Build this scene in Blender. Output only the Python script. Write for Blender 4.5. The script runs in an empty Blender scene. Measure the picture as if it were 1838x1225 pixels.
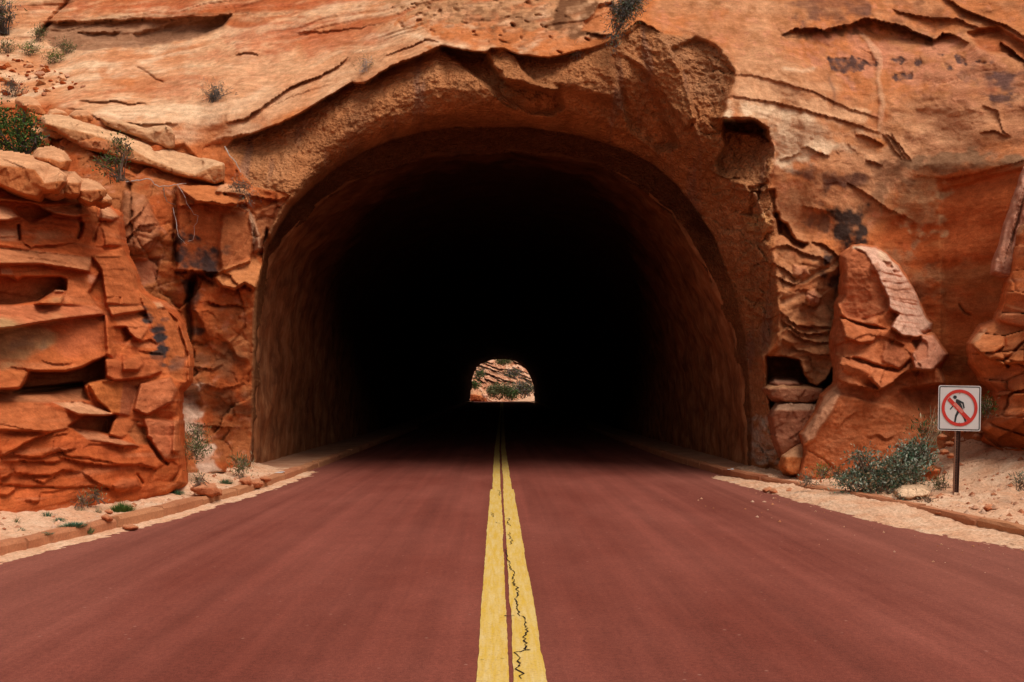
import bpy, bmesh, math, random
import numpy as np
from mathutils import Vector
random.seed(7); np.random.seed(7)
RNG = np.random.RandomState(11)
# ------------------------------------------------------------------ camera
F = 1787.0; CX, CY = 919.0, 612.5
yaw = math.atan(26/F); pit = math.atan(99.5/F)
CAM = np.array([0.0, 0.0, 1.5])
FW = np.array([math.sin(yaw)*math.cos(pit), math.cos(yaw)*math.cos(pit), math.sin(pit)])
RT = np.array([math.cos(yaw), -math.sin(yaw), 0.0])
UP = np.cross(RT, FW)
S = bpy.context.scene
cd = bpy.data.cameras.new('camera'); cam = bpy.data.objects.new('camera', cd); S.collection.objects.link(cam)
cam.location = CAM; cam.rotation_euler = Vector(FW).to_track_quat('-Z', 'Y').to_euler()
cd.sensor_width = 36; cd.lens = 36*F/1838; cd.clip_end = 2000; cd.clip_start = 0.05
S.camera = cam
# ------------------------------------------------------------------ light
SUN_EL, SUN_AZ = math.radians(60), math.radians(38)      # azimuth: from behind the camera towards the right
sd_ = np.array([math.sin(SUN_AZ)*math.cos(SUN_EL), -math.cos(SUN_AZ)*math.cos(SUN_EL), math.sin(SUN_EL)])
W = bpy.data.worlds.new('World'); S.world = W; W.use_nodes = True
nt = W.node_tree; bg = nt.nodes['Background']
sky = nt.nodes.new('ShaderNodeTexSky'); sky.sky_type = 'NISHITA'; sky.sun_disc = False
sky.sun_elevation = SUN_EL; sky.sun_rotation = math.pi - SUN_AZ
sky.dust_density = 4; sky.air_density = 1.0
hs = nt.nodes.new('ShaderNodeHueSaturation'); hs.inputs['Saturation'].default_value = 0.04   # hazy white cloud cover
nt.links.new(sky.outputs[0], hs.inputs['Color']); nt.links.new(hs.outputs[0], bg.inputs[0]); bg.inputs[1].default_value = 0.075
sl = bpy.data.lights.new('sun', 'SUN'); sun = bpy.data.objects.new('sun', sl); S.collection.objects.link(sun)
sl.energy = 1.9; sl.angle = math.radians(38); sl.color = (1, 0.93, 0.84)
sun.rotation_euler = Vector(sd_).to_track_quat('Z', 'Y').to_euler()
S.view_settings.view_transform = 'Standard'; S.view_settings.look = 'None'
S.view_settings.exposure = 0.32; S.view_settings.gamma = 1
S.cycles.max_bounces = 4; S.cycles.diffuse_bounces = 2; S.cycles.use_denoising = True

# ------------------------------------------------------------------ helpers
def unproj(px, py, Y):
    dx = FW[0] + RT[0]*(px-CX)/F + UP[0]*(CY-py)/F
    dy = FW[1] + RT[1]*(px-CX)/F + UP[1]*(CY-py)/F
    dz = FW[2] + UP[2]*(CY-py)/F
    t = Y/dy
    return dx*t, Y, CAM[2]+dz*t
def pt(px, py, Y):
    x, y, z = unproj(px, py, Y); return Vector((x, y, z))
PERM = RNG.permutation(512).astype(np.int64)
GA = RNG.rand(512)*2*np.pi; GX, GY = np.cos(GA).astype('f4'), np.sin(GA).astype('f4')
def hsh(i, j, s=0): return PERM[(PERM[(i + 131*s) & 511] + j) & 511]
def pn(x, y, s=0):
    x = np.asarray(x, 'f4'); y = np.asarray(y, 'f4')
    xi = np.floor(x).astype(np.int64); yi = np.floor(y).astype(np.int64)
    fx = x-xi; fy = y-yi
    u = fx*fx*fx*(fx*(fx*6-15)+10); v = fy*fy*fy*(fy*(fy*6-15)+10)
    def g(a, b):
        h = hsh(xi+a, yi+b, s); return GX[h]*(fx-a)+GY[h]*(fy-b)
    a = g(0, 0); b = g(1, 0); c = g(0, 1); d = g(1, 1)
    return 1.5*((a+(b-a)*u) + ((c+(d-c)*u)-(a+(b-a)*u))*v)
def fbm(x, y, o=4, s=0, g=.5, l=2.03):
    r = 0; a = 1.0; n = 0
    for k in range(o):
        r = r + a*pn(x, y, s+k*7); n += a; a *= g; x = x*l+3.7; y = y*l+1.3
    return r/n*1.3
def ridge(x, y, o=4, s=0):
    r = 0; a = 1.0; n = 0
    for k in range(o):
        r = r + a*(1-np.abs(pn(x, y, s+k*7))*2); n += a; a *= .5; x = x*2.1+3.7; y = y*2.1+1.3
    return r/n
def voro(x, y, s=0):
    xi = np.floor(x).astype(np.int64); yi = np.floor(y).astype(np.int64)
    f1 = np.full(x.shape, 9., 'f4'); f2 = f1.copy(); ident = np.zeros(x.shape, np.int64); dx = np.zeros_like(f1); dy = np.zeros_like(f1)
    for a in (-1, 0, 1):
        for b in (-1, 0, 1):
            h = hsh(xi+a, yi+b, s); h2 = hsh(xi+a, yi+b, s+5)
            ex = (xi+a+h/512.) - x; ey = (yi+b+h2/512.) - y
            d = np.sqrt(ex*ex+ey*ey).astype('f4')
            m = d < f1
            f2 = np.where(m, f1, np.minimum(f2, d)); f1 = np.where(m, d, f1)
            ident = np.where(m, h*512+h2, ident); dx = np.where(m, -ex, dx); dy = np.where(m, -ey, dy)
    return f1, f2, ident, dx, dy
def rnd(ident, k): return ((ident*(73+k*2) + 9176*k) % 1009)/1009.
def sst(a, b, x):
    t = np.clip((x-a)/(b-a), 0, 1); return t*t*(3-2*t)
def seg_dist(X, Y, pts, closed=False):
    best = np.full(X.shape, 1e9, 'f4'); side = np.zeros(X.shape, 'f4'); par = np.zeros(X.shape, 'f4')
    P = list(pts) + ([pts[0]] if closed else [])
    L = [math.hypot(P[i+1][0]-P[i][0], P[i+1][1]-P[i][1]) for i in range(len(P)-1)]; T = sum(L) or 1; acc = 0
    for i in range(len(P)-1):
        (x0, y0), (x1, y1) = P[i], P[i+1]; ex, ey = x1-x0, y1-y0; l2 = ex*ex+ey*ey or 1
        t = np.clip(((X-x0)*ex+(Y-y0)*ey)/l2, 0, 1)
        d = np.hypot(X-x0-t*ex, Y-y0-t*ey); m = d < best - 1e-4
        best = np.where(m, d, best); side = np.where(m, np.sign(ex*(Y-y0)-ey*(X-x0)), side)
        par = np.where(m, (acc+t*L[i])/T, par); acc += L[i]
    return best, side, par
def inside(X, Y, P):
    r = np.zeros(X.shape, bool); n = len(P)
    for i in range(n):
        (x0, y0), (x1, y1) = P[i], P[(i+1) % n]
        if y0 == y1: continue
        c = ((y0 > Y) != (y1 > Y)) & (X < (x1-x0)*(Y-y0)/(y1-y0)+x0); r ^= c
    return r
def psd(X, Y, P):
    d, _, _ = seg_dist(X, Y, P, True); return np.where(inside(X, Y, P), d, -d)

# palette: real (dry) rock colours, linear
PALE = (.72, .38, .20); CREAM = (.83, .56, .35); ORNG = (.57, .185, .062); DEEP = (.43, .098, .028); RED = (.52, .12, .045)
BRWN = (.40, .150, .056); VARN = (.115, .062, .058); TAN = (.52, .255, .122); PINK = (.62, .25, .14); SAND = (.76, .43, .27); DBRN = (.20, .085, .04)

class Field:
    """a rock face, held as its distance on a lattice of sight lines and turned into a real 3D surface"""
    def __init__(s, xs, ys, base, jit=2.6, seed=0):
        s.xs = np.asarray(xs, 'f4'); s.ys = np.asarray(ys, 'f4')
        s.X, s.Yp = np.meshgrid(s.xs, s.ys)
        s.B = base(s.X, s.Yp).astype('f4'); s.D = np.zeros_like(s.B)
        k = s.B/F; s.U = (s.X-893)*k; s.V = (712-s.Yp)*k
        wx = fbm(s.U*1.6, s.V*1.6, 3, seed+50)*jit*1.6 + fbm(s.U*8, s.V*8, 2, seed+60)*jit*.7
        wy = fbm(s.U*1.6+9, s.V*1.6, 3, seed+70)*jit*1.6 + fbm(s.U*8+9, s.V*8, 2, seed+80)*jit*.7
        s.WX = s.X+wx; s.WY = s.Yp+wy
        s.C = np.zeros(s.X.shape+(3,), 'f4'); s.C[:] = ORNG; s.pit = np.zeros_like(s.B); s.sh = None
    def crop(s, P, pad):
        xs = [p[0] for p in P]; ys = [p[1] for p in P]
        i0, i1 = np.searchsorted(s.xs, [min(xs)-pad, max(xs)+pad]); j0, j1 = np.searchsorted(s.ys, [min(ys)-pad, max(ys)+pad])
        return (slice(j0, j1), slice(i0, i1)) if i1 > i0 and j1 > j0 else None
    def facet(s, P, off, tx=0, ty=0, soft=2.5, c=None, a=1.0, flat=0.0):
        """off: metres (minus = proud); tx, ty: metres per 100 lattice units"""
        r = s.crop(P, soft*2+8)
        if r is None: return
        d = psd(s.WX[r], s.WY[r], P); m = sst(-soft, soft, d)
        cx = sum(p[0] for p in P)/len(P); cy = sum(p[1] for p in P)/len(P)
        t = off+tx*(s.X[r]-cx)/100+ty*(s.Yp[r]-cy)/100
        if flat: 
            mean = float((s.D[r]*(m > .5)).sum()/max(1, (m > .5).sum())); s.D[r] = s.D[r]*(1-m*flat)+mean*m*flat
        s.D[r] += t*m
        if c is not None: s.C[r] += (np.array(c, 'f4')-s.C[r])*(m*a)[..., None]
    def bulge(s, P, amp, w=12, c=None, a=.6):
        r = s.crop(P, 10)
        if r is None: return
        d = psd(s.WX[r], s.WY[r], P); t = np.clip(d/w, 0, 1); m = np.sqrt(1-(1-t)**2)
        s.D[r] -= amp*m
        if c is not None: s.C[r] += (np.array(c, 'f4')-s.C[r])*(m*a)[..., None]
    def ledge(s, P, amp, up=30, dn=18, under=.45, c=None):
        """rock above the line stands proud and casts its shade on what is below"""
        w = max(up, dn)*3
        r = s.crop(P, w)
        if r is None: return
        if P[0][0] > P[-1][0]: P = P[::-1]
        d, sd, par = seg_dist(s.WX[r], s.WY[r], P)
        e = np.sin(np.pi*np.clip(par, 0.001, .999))**.35; e = np.where((par <= 0) | (par >= 1), 0, e)
        above = sd < 0
        s.D[r] += np.where(above, -amp*(1-under)*np.exp(-d/up), amp*under*np.exp(-d/dn))*e
    def crack(s, P, w=2.2, dep=.12, c=None):
        r = s.crop(P, w*4+6)
        if r is None: return
        d, _, par = seg_dist(s.WX[r], s.WY[r], P)
        e = np.clip(np.minimum(par, 1-par)*8, 0, 1)**.5
        g = np.exp(-(d/w)**2)*e; s.D[r] += dep*g
    def stroke(s, P, c, w=2., a=.7, n=.6):
        r = s.crop(P, w*4+6)
        if r is None: return
        d, _, par = seg_dist(s.WX[r], s.WY[r], P)
        m = np.exp(-(d/w)**2)*np.clip(np.minimum(par, 1-par)*8, 0, 1)*a*np.clip(1+n*2*fbm(s.U[r]*5, s.V[r]*5, 3, 77), 0, 1.4)
        s.C[r] += (np.array(c, 'f4')-s.C[r])*np.clip(m, 0, 1)[..., None]
    def ridgeline(s, P, k, side=1, maxd=200):
        """surface turns away (k metres per 100) on one side of the line; side=+1: right/below when drawn left to right"""
        r = s.crop(P, maxd*3+5)
        if r is None: return
        d, sd, par = seg_dist(s.WX[r], s.WY[r], P)
        e = np.sin(np.pi*np.clip(par, 0, 1))**.35
        s.D[r] += np.where(sd*side > 0, np.minimum(d, maxd)*k/100, 0)*sst(3*maxd, 1.2*maxd, d)*e
    def paint(s, P, c, a=.7, soft=8, n=.5, f=3., streak=None, seed=5):
        r = s.crop(P, soft*3+12)
        if r is None: return
        d = psd(s.WX[r], s.WY[r], P)
        u, v = (s.U[r], s.V[r]) if streak is None else (s.U[r]*streak[0], s.V[r]*streak[1])
        q = fbm(u*f, v*f, 4, seed)
        m = sst(-soft, soft, d + q*soft*2.2*n*2)*np.clip(1+q*n*1.4, 0, 1.5)*a
        m = np.clip(m, 0, 1); s.C[r] += (np.array(c, 'f4')-s.C[r])*m[..., None]
    def region(s, P, soft=25):
        d = psd(s.X, s.Yp, P); return sst(-soft, soft, d + fbm(s.U*1.2, s.V*1.2, 3, 33)*soft*1.2)
    def Y(s): return s.B+s.D
    def at(s, px, py):
        i = int(np.clip(np.searchsorted(s.xs, px), 1, len(s.xs)-1)); j = int(np.clip(np.searchsorted(s.ys, py), 1, len(s.ys)-1))
        return float(s.B[j, i]+s.D[j, i])
    def build(s, name, keep=None, mat=None, jitter=.6):
        Y = s.Y(); x, y, z = unproj(s.X, s.Yp, Y)
        co = np.stack([x, np.broadcast_to(y, x.shape), z], -1).reshape(-1, 3).astype('f4')
        ny, nx = s.X.shape; idx = np.arange(ny*nx).reshape(ny, nx)
        q = np.stack([idx[:-1, :-1], idx[1:, :-1], idx[1:, 1:], idx[:-1, 1:]], -1).reshape(-1, 4)
        if keep is not None:
            k = (keep[:-1, :-1] & keep[1:, :-1] & keep[1:, 1:] & keep[:-1, 1:]).reshape(-1); q = q[k]
        used = np.zeros(ny*nx, bool); used[q.reshape(-1)] = True
        rm = np.cumsum(used)-1; co = co[used]; q = rm[q]
        me = bpy.data.meshes.new(name)
        me.vertices.add(len(co)); me.vertices.foreach_set('co', co.reshape(-1))
        me.loops.add(q.size); me.loops.foreach_set('vertex_index', q.reshape(-1).astype('i4'))
        me.polygons.add(len(q)); me.polygons.foreach_set('loop_start', np.arange(0, q.size, 4, dtype='i4'))
        me.polygons.foreach_set('use_smooth', np.ones(len(q), bool))
        me.update(calc_edges=True)
        ca = me.color_attributes.new('Col', 'FLOAT_COLOR', 'POINT')
        cc = np.ones((len(co), 4), 'f4'); cc[:, :3] = np.clip(s.C.reshape(-1, 3)[used], .005, .9); cc[:, 3] = 1
        ca.data.foreach_set('color', cc.reshape(-1))
        pa = me.attributes.new('pit', 'FLOAT', 'POINT'); pa.data.foreach_set('value', s.pit.reshape(-1)[used].astype('f4'))
        me.materials.append(mat or MAT['rock'])
        o = bpy.data.objects.new(name, me); S.collection.objects.link(o); return o

# ------------------------------------------------------------------ materials
MAT = {}
def newmat(n, rough=.9, spec=.2):
    m = bpy.data.materials.new(n); m.use_nodes = True; t = m.node_tree; b = t.nodes['Principled BSDF']
    b.inputs['Roughness'].default_value = rough; b.inputs['Specular IOR Level'].default_value = spec
    MAT[n] = m; return m, t, b
def N(t, k, **kw):
    n = t.nodes.new(k)
    for a, v in kw.items():
        if a in n.inputs: n.inputs[a].default_value = v
        else: setattr(n, a, v)
    return n
def math_(t, op, a, b):
    n = t.nodes.new('ShaderNodeMath'); n.operation = op
    for i, v in enumerate((a, b)):
        if isinstance(v, (int, float)): n.inputs[i].default_value = v
        else: t.links.new(v, n.inputs[i])
    return n.outputs[0]
def mixc(t, fac, a, b, mode='MIX'):
    n = t.nodes.new('ShaderNodeMix'); n.data_type = 'RGBA'; n.blend_type = mode
    for i, v in ((0, fac), (6, a), (7, b)):
        if isinstance(v, (int, float)): n.inputs[i].default_value = v
        elif isinstance(v, tuple): n.inputs[i].default_value = v+(1,) if len(v) == 3 else v
        else: t.links.new(v, n.inputs[i])
    return n.outputs[2]
def ramp(t, fac, lo, hi, a=(0, 0, 0), b=(1, 1, 1)):
    n = t.nodes.new('ShaderNodeValToRGB'); e = n.color_ramp.elements
    e[0].position = lo; e[1].position = hi; e[0].color = a+(1,); e[1].color = b+(1,)
    t.links.new(fac, n.inputs[0]); return n.outputs[0]
def noise(t, scale, detail=4, rough=.6, vec=None, scl=None):
    n = t.nodes.new('ShaderNodeTexNoise'); n.inputs['Scale'].default_value = scale; n.inputs['Detail'].default_value = detail; n.inputs['Roughness'].default_value = rough
    if vec is None: vec = t.nodes.new('ShaderNodeNewGeometry').outputs['Position']
    if scl:
        m = t.nodes.new('ShaderNodeMapping'); m.inputs['Scale'].default_value = scl; t.links.new(vec, m.inputs[0]); vec = m.outputs[0]
    t.links.new(vec, n.inputs['Vector']); return n.outputs[0]
def bump(t, b, h, dist, strength=1.0, prev=None):
    n = t.nodes.new('ShaderNodeBump'); n.inputs['Distance'].default_value = dist; n.inputs['Strength'].default_value = strength
    t.links.new(h, n.inputs['Height'])
    if prev is not None: t.links.new(prev, n.inputs['Normal'])
    t.links.new(n.outputs[0], b.inputs['Normal']); return n.outputs[0]

m, t, b = newmat('rock', 1.0, .02)
col = N(t, 'ShaderNodeAttribute', attribute_name='Col').outputs['Color']
pitf = N(t, 'ShaderNodeAttribute', attribute_name='pit').outputs['Fac']
n1 = noise(t, 7, 5, .65); n2 = noise(t, 45, 3, .6); n3 = noise(t, 2.2, 5, .6, scl=(1, 1, 5))
c1 = mixc(t, 1.0, col, ramp(t, n1, .3, .72, (.74, .70, .68), (1.22, 1.24, 1.26)), 'MULTIPLY')
c1 = mixc(t, 1.0, c1, ramp(t, n3, .32, .68, (.86, .82, .80), (1.12, 1.14, 1.15)), 'MULTIPLY')
c1 = mixc(t, 1.0, c1, ramp(t, n2, .3, .7, (.86, .84, .82), (1.12, 1.12, 1.12)), 'MULTIPLY')
t.links.new(c1, b.inputs['Base Color'])
bn = bump(t, b, noise(t, 5, 6, .62, scl=(1, 1, 2.2)), .022, .8)
bn = bump(t, b, noise(t, 26, 6, .7), .022, .9, bn)
vo = t.nodes.new('ShaderNodeTexVoronoi'); vo.inputs['Scale'].default_value = 17; t.links.new(t.nodes.new('ShaderNodeNewGeometry').outputs['Position'], vo.inputs['Vector'])
vo2 = noise(t, 16, 3, .6)
hp = math_(t, 'MULTIPLY', math_(t, 'ADD', vo.outputs['Distance'], vo2), pitf)
bn = bump(t, b, hp, .045, 1.0, bn)

m, t, b = newmat('lining', 1.0, .02)
P_ = t.nodes.new('ShaderNodeNewGeometry').outputs['Position']; sx = t.nodes.new('ShaderNodeSeparateXYZ'); t.links.new(P_, sx.inputs[0])
n1 = noise(t, 1.2, 5, .65, scl=(1, 1.6, .28)); n2 = noise(t, 4, 6, .7, scl=(1, 1.1, .45)); n3 = noise(t, 2, 5, .6)
c = mixc(t, ramp(t, n1, .3, .75), (.31, .094, .034), (.50, .195, .08))
c = mixc(t, ramp(t, n2, .45, .75), c, (.56, .26, .12)); c = mixc(t, ramp(t, n3, .42, .7), c, (.17, .058, .026))
# tunnel gloom painted into the colour: darkest on the vault and deeper in
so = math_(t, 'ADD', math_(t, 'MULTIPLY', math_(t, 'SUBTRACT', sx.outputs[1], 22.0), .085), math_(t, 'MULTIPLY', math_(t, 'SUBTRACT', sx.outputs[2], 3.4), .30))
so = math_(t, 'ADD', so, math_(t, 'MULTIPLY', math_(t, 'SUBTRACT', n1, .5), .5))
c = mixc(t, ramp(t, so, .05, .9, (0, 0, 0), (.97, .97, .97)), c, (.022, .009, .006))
t.links.new(c, b.inputs['Base Color']); bn = bump(t, b, noise(t, 6, 5, .65, scl=(1, 1, .6)), .035, .8); bump(t, b, noise(t, 30, 3, .6), .01, .8, bn)

m, t, b = newmat('asphalt', .9, .10)
P_ = t.nodes.new('ShaderNodeNewGeometry').outputs['Position']; sx = t.nodes.new('ShaderNodeSeparateXYZ'); t.links.new(P_, sx.inputs[0])
ax = math_(t, 'ABSOLUTE', sx.outputs[0], 0)
big = noise(t, .5, 4, .6, scl=(1.4, .5, 1)); strk = noise(t, 1, 4, .6, scl=(3.2, .05, 1)); strk2 = noise(t, 1, 3, .6, scl=(14, .12, 1)); fine = noise(t, 110, 3, .8); mid = noise(t, 30, 4, .75); blot = noise(t, 4, 5, .7)
c = mixc(t, ramp(t, big, .33, .66), (.190, .045, .029), (.265, .074, .050))
wx = math_(t, 'ADD', ax, math_(t, 'MULTIPLY', math_(t, 'SUBTRACT', strk, .5), 2.2))
c = mixc(t, ramp(t, math_(t, 'MULTIPLY', math_(t, 'SUBTRACT', wx, 2.4), .45), .1, .95, (0, 0, 0), (.5, .5, .5)), c, (.34, .125, .085))
c = mixc(t, 1.0, c, ramp(t, strk, .34, .66, (.82, .82, .83), (1.10, 1.09, 1.09)), 'MULTIPLY'); c = mixc(t, 1.0, c, ramp(t, strk2, .3, .7, (.96, .96, .96), (1.03, 1.03, 1.03)), 'MULTIPLY')
c = mixc(t, 1.0, c, ramp(t, blot, .35, .7, (.92, .92, .93), (1.06, 1.06, 1.06)), 'MULTIPLY')
c = mixc(t, 1.0, c, ramp(t, mid, .32, .70, (.78, .78, .80), (1.22, 1.21, 1.20)), 'MULTIPLY')
c = mixc(t, 1.0, c, ramp(t, fine, .3, .72, (.66, .66, .68), (1.36, 1.34, 1.32)), 'MULTIPLY')
spk = t.nodes.new('ShaderNodeTexVoronoi'); spk.inputs['Scale'].default_value = 5; t.links.new(P_, spk.inputs['Vector'])
c = mixc(t, ramp(t, spk.outputs['Distance'], .03, .07, (.6, .6, .6), (0, 0, 0)), c, (.42, .2, .15))
t.links.new(c, b.inputs['Base Color']); bump(t, b, noise(t, 120, 3, .7), .006, .7)

m, t, b = newmat('yellow_paint', .7, .3)
n1 = noise(t, 3, 5, .7, scl=(9, .6, 1)); n2 = noise(t, 60, 4, .7); n3 = noise(t, 8, 5, .7)
c = mixc(t, ramp(t, n1, .38, .66), (.66, .40, .05), (.72, .52, .22)); c = mixc(t, ramp(t, n3, .45, .75, (0, 0, 0), (.6, .6, .6)), c, (.70, .44, .045))
c = mixc(t, ramp(t, n2, .52, .70, (0, 0, 0), (.6, .6, .6)), c, (.35, .17, .07))
t.links.new(c, b.inputs['Base Color']); bump(t, b, noise(t, 100, 3, .7), .004, .7)

m, t, b = newmat('sand', 1.0, .02)
n1 = noise(t, 2.5, 5, .6); n2 = noise(t, 26, 4, .7); n3 = noise(t, 110, 2, .6)
c = mixc(t, ramp(t, n1, .35, .65), (.80, .43, .25), (.89, .59, .39)); c = mixc(t, 1.0, c, ramp(t, n2, .3, .7, (.70, .64, .60), (1.12, 1.13, 1.15)), 'MULTIPLY')
c = mixc(t, 1.0, c, ramp(t, n3, .3, .7, (.88, .85, .83), (1.08, 1.08, 1.08)), 'MULTIPLY')
t.links.new(c, b.inputs['Base Color']); bn = bump(t, b, n2, .03, .8); bump(t, b, n3, .008, .8, bn)

m, t, b = newmat('dirt', .95, .1)
n1 = noise(t, 1.5, 6, .65); t.links.new(mixc(t, ramp(t, n1, .3, .7), (.36, .15, .08), (.55, .29, .17)), b.inputs['Base Color'])
m, t, b = newmat('kerbstone', .85, .2)
n1 = noise(t, 2, 5, .65); n2 = noise(t, 40, 3, .7)
oi = t.nodes.new('ShaderNodeObjectInfo'); c = mixc(t, ramp(t, n1, .3, .7), (.38, .12, .055), (.54, .21, .10)); c = mixc(t, ramp(t, oi.outputs['Random'], 0, 1, (0, 0, 0), (.5, .5, .5)), c, (.52, .25, .11))
c = mixc(t, 1.0, c, ramp(t, n2, .3, .7, (.8, .8, .8), (1.15, 1.15, 1.15)), 'MULTIPLY'); t.links.new(c, b.inputs['Base Color']); bump(t, b, n2, .008, .8)
def plain(n, c, rough=.8, spec=.2, var=.25, sc=30, metal=0):
    m, t, b = newmat(n, rough, spec); b.inputs['Metallic'].default_value = metal
    n1 = noise(t, sc, 4, .6); lo = tuple(x*(1-var) for x in c); hi = tuple(min(1, x*(1+var)) for x in c)
    t.links.new(mixc(t, ramp(t, n1, .3, .7), lo, hi), b.inputs['Base Color'])
for n, c in dict(leaf_sage=(.145, .18, .12), leaf_pale=(.36, .38, .30), leaf_green=(.045, .085, .018), leaf_bright=(.095, .16, .03), leaf_olive=(.11, .12, .045),
                 leaf_teal=(.085, .165, .095), leaf_grey=(.13, .115, .105), leaf_dry=(.38, .27, .16), bark=(.16, .10, .07), twig_pale=(.42, .33, .29), crack=(.02, .012, .01),
                 bark_dark=(.07, .05, .04)).items(): plain(n, c, .75, .15, .4, 9)
plain('sign_white', (.62, .58, .56), .45, .4, .04, 6); plain('sign_black', (.02, .022, .025), .5, .4, .2); plain('sign_red', (.55, .03, .018), .5, .4, .12, 20); plain('sign_pink', (.62, .17, .13), .5, .4, .2, 20)
plain('post_metal', (.11, .05, .033), .6, .3, .4, 18, .3); plain('post_pale', (.33, .17, .11), .6, .3, .3, 18)
plain('paper', (.75, .72, .7)); plain('foliage_far', (.13, .135, .065), .8, .1, .5, 2.2)

def tag(o, label=None, cat=None, group=None, kind=None):
    if label: o['label'] = label
    if cat: o['category'] = cat
    if group: o['group'] = group
    if kind: o['kind'] = kind
    return o
def empty(name, loc=(0, 0, 0)):
    o = bpy.data.objects.new(name, None); S.collection.objects.link(o); o.location = loc; o.empty_display_size = .1; return o
def mesh(name, verts, faces, mat, parent=None, smooth=False, local=True):
    me = bpy.data.meshes.new(name)
    off = Vector(parent.location) if parent is not None else Vector((0, 0, 0))
    v = np.asarray(verts, 'f4').reshape(-1, 3) - np.array(off, 'f4')
    me.from_pydata(v.tolist(), [], faces); me.materials.append(MAT[mat] if isinstance(mat, str) else mat)
    if smooth: me.polygons.foreach_set('use_smooth', [True]*len(me.polygons))
    me.update(); o = bpy.data.objects.new(name, me); S.collection.objects.link(o)
    if parent is not None: o.parent = parent
    return o
def rbf(pts):
    P = np.array(pts, float); n = len(P); xy = P[:, :2]/500
    def k(r): return np.where(r > 1e-9, r*r*np.log(r+1e-12), 0)
    A = np.zeros((n+3, n+3)); A[:n, :n] = k(np.linalg.norm(xy[:, None]-xy[None], axis=-1)) + np.eye(n)*.01
    A[:n, n] = 1; A[:n, n+1:] = xy; A[n, :n] = 1; A[n+1:, :n] = xy.T
    w = np.linalg.solve(A, np.r_[P[:, 2], 0, 0, 0])
    def f(X, Y):
        X = np.clip(X, -520, 2360)/500; Y = np.clip(Y, -420, 960)/500
        r = w[n]+w[n+1]*X+w[n+2]*Y
        for i in range(n):
            d2 = (X-xy[i, 0])**2+(Y-xy[i, 1])**2; r = r+w[i]*.5*d2*np.log(d2+1e-12)
        return r
    return f
def axis(a, b, lo, hi, step, coarse):
    l = list(np.arange(lo, a, coarse)) + list(np.arange(a, b, step)) + list(np.arange(b, hi, coarse)); return np.array(l)
#@@STRUCT
# ------------------------------------------------------------------ the cliff
CB = rbf([(-400,0,24),(-400,400,17),(-400,880,16),(0,0,25),(200,0,24.5),(0,120,22),(200,150,20.7),(0,280,18),(200,260,18.3),(400,0,23.5),(400,150,20.2),
 (410,290,18.2),(330,340,17.4),(300,450,17.4),(300,700,17.3),(450,350,18.0),(450,600,18.3),(450,855,18.75),(330,870,17.2),(640,0,22),(640,140,18.75),(500,225,18.5),(790,80,18.35),
 (800,0,20.2),(900,0,19.6),(950,80,18.0),(1100,60,17.9),(1150,0,19),(1300,0,19),(1320,130,17.9),(1390,280,17.6),(1400,430,17.8),(1380,700,18.2),(1370,835,18.3),
 (1500,0,19.5),(1500,200,18),(1500,450,17.9),(1500,700,18.2),(1650,200,17.9),(1650,450,18.0),(1650,700,18.2),(1838,0,18.6),(1838,300,16.4),(1838,700,16.2),
 (2300,0,16),(2300,400,12.5),(2300,800,11),(1500,850,18.0),(900,-400,26),(0,-400,31),(1800,-400,24)])
def CBc(X, Y): return np.maximum(CB(X, Y), 10)
xs = axis(-20, 1860, -520, 2340, 2.0, 12); ys = axis(-14, 884, -420, 900, 2.0, 12)
K = Field(xs, ys, CBc, seed=1, jit=2.0)
ARCH = [(448,900),(449,855),(453,780),(456,700),(459,600),(463,520),(477,450),(500,408),(523,372),(560,338),(605,300),(654,272),(700,252),(760,236),(820,229),(880,229),(950,229),
 (1010,237),(1070,252),(1120,268),(1170,294),(1215,332),(1250,376),(1282,425),(1303,480),(1324,540),(1338,610),(1346,690),(1350,770),(1349,838),(1349,900)]
LIN = [(452,900),(453,855),(456,780),(460,700),(464,600),(470,530),(486,470),(508,425),(543,392),(572,366),(621,331),(686,304),(768,279),(850,272),(920,271),(1000,278),(1060,291),
 (1110,312),(1160,343),(1205,385),(1240,432),(1270,485),(1298,545),(1320,610),(1334,690),(1340,770),(1342,838),(1342,900)]
# --- region masks
RU = K.region([(-600,-500),(1120,-500),(1100,60),(870,95),(790,82),(640,150),(420,245),(330,262),(180,222),(90,190),(-600,170)], 18)     # pale slope upper left
RR = K.region([(1120,-500),(2400,-500),(2400,300),(1700,310),(1560,420),(1400,430),(1385,330),(1290,210),(1320,110),(1180,40)], 14)     # right wall, cross-bedded
RL = K.region([(-600,170),(90,190),(330,262),(440,250),(520,380),(470,480),(455,900),(-600,900)], 10)                                 # broken red wall on the left
RS = K.region([(1560,420),(1700,310),(2400,290),(2400,900),(1500,900),(1500,640),(1540,500)], 14)                                     # smooth red wall right
RK = K.region([(1385,400),(1440,430),(1512,460),(1505,640),(1500,700),(1470,700),(1395,650),(1400,560)], 8)                           # lumpy knot of layers
U, V = K.U, K.V
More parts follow.
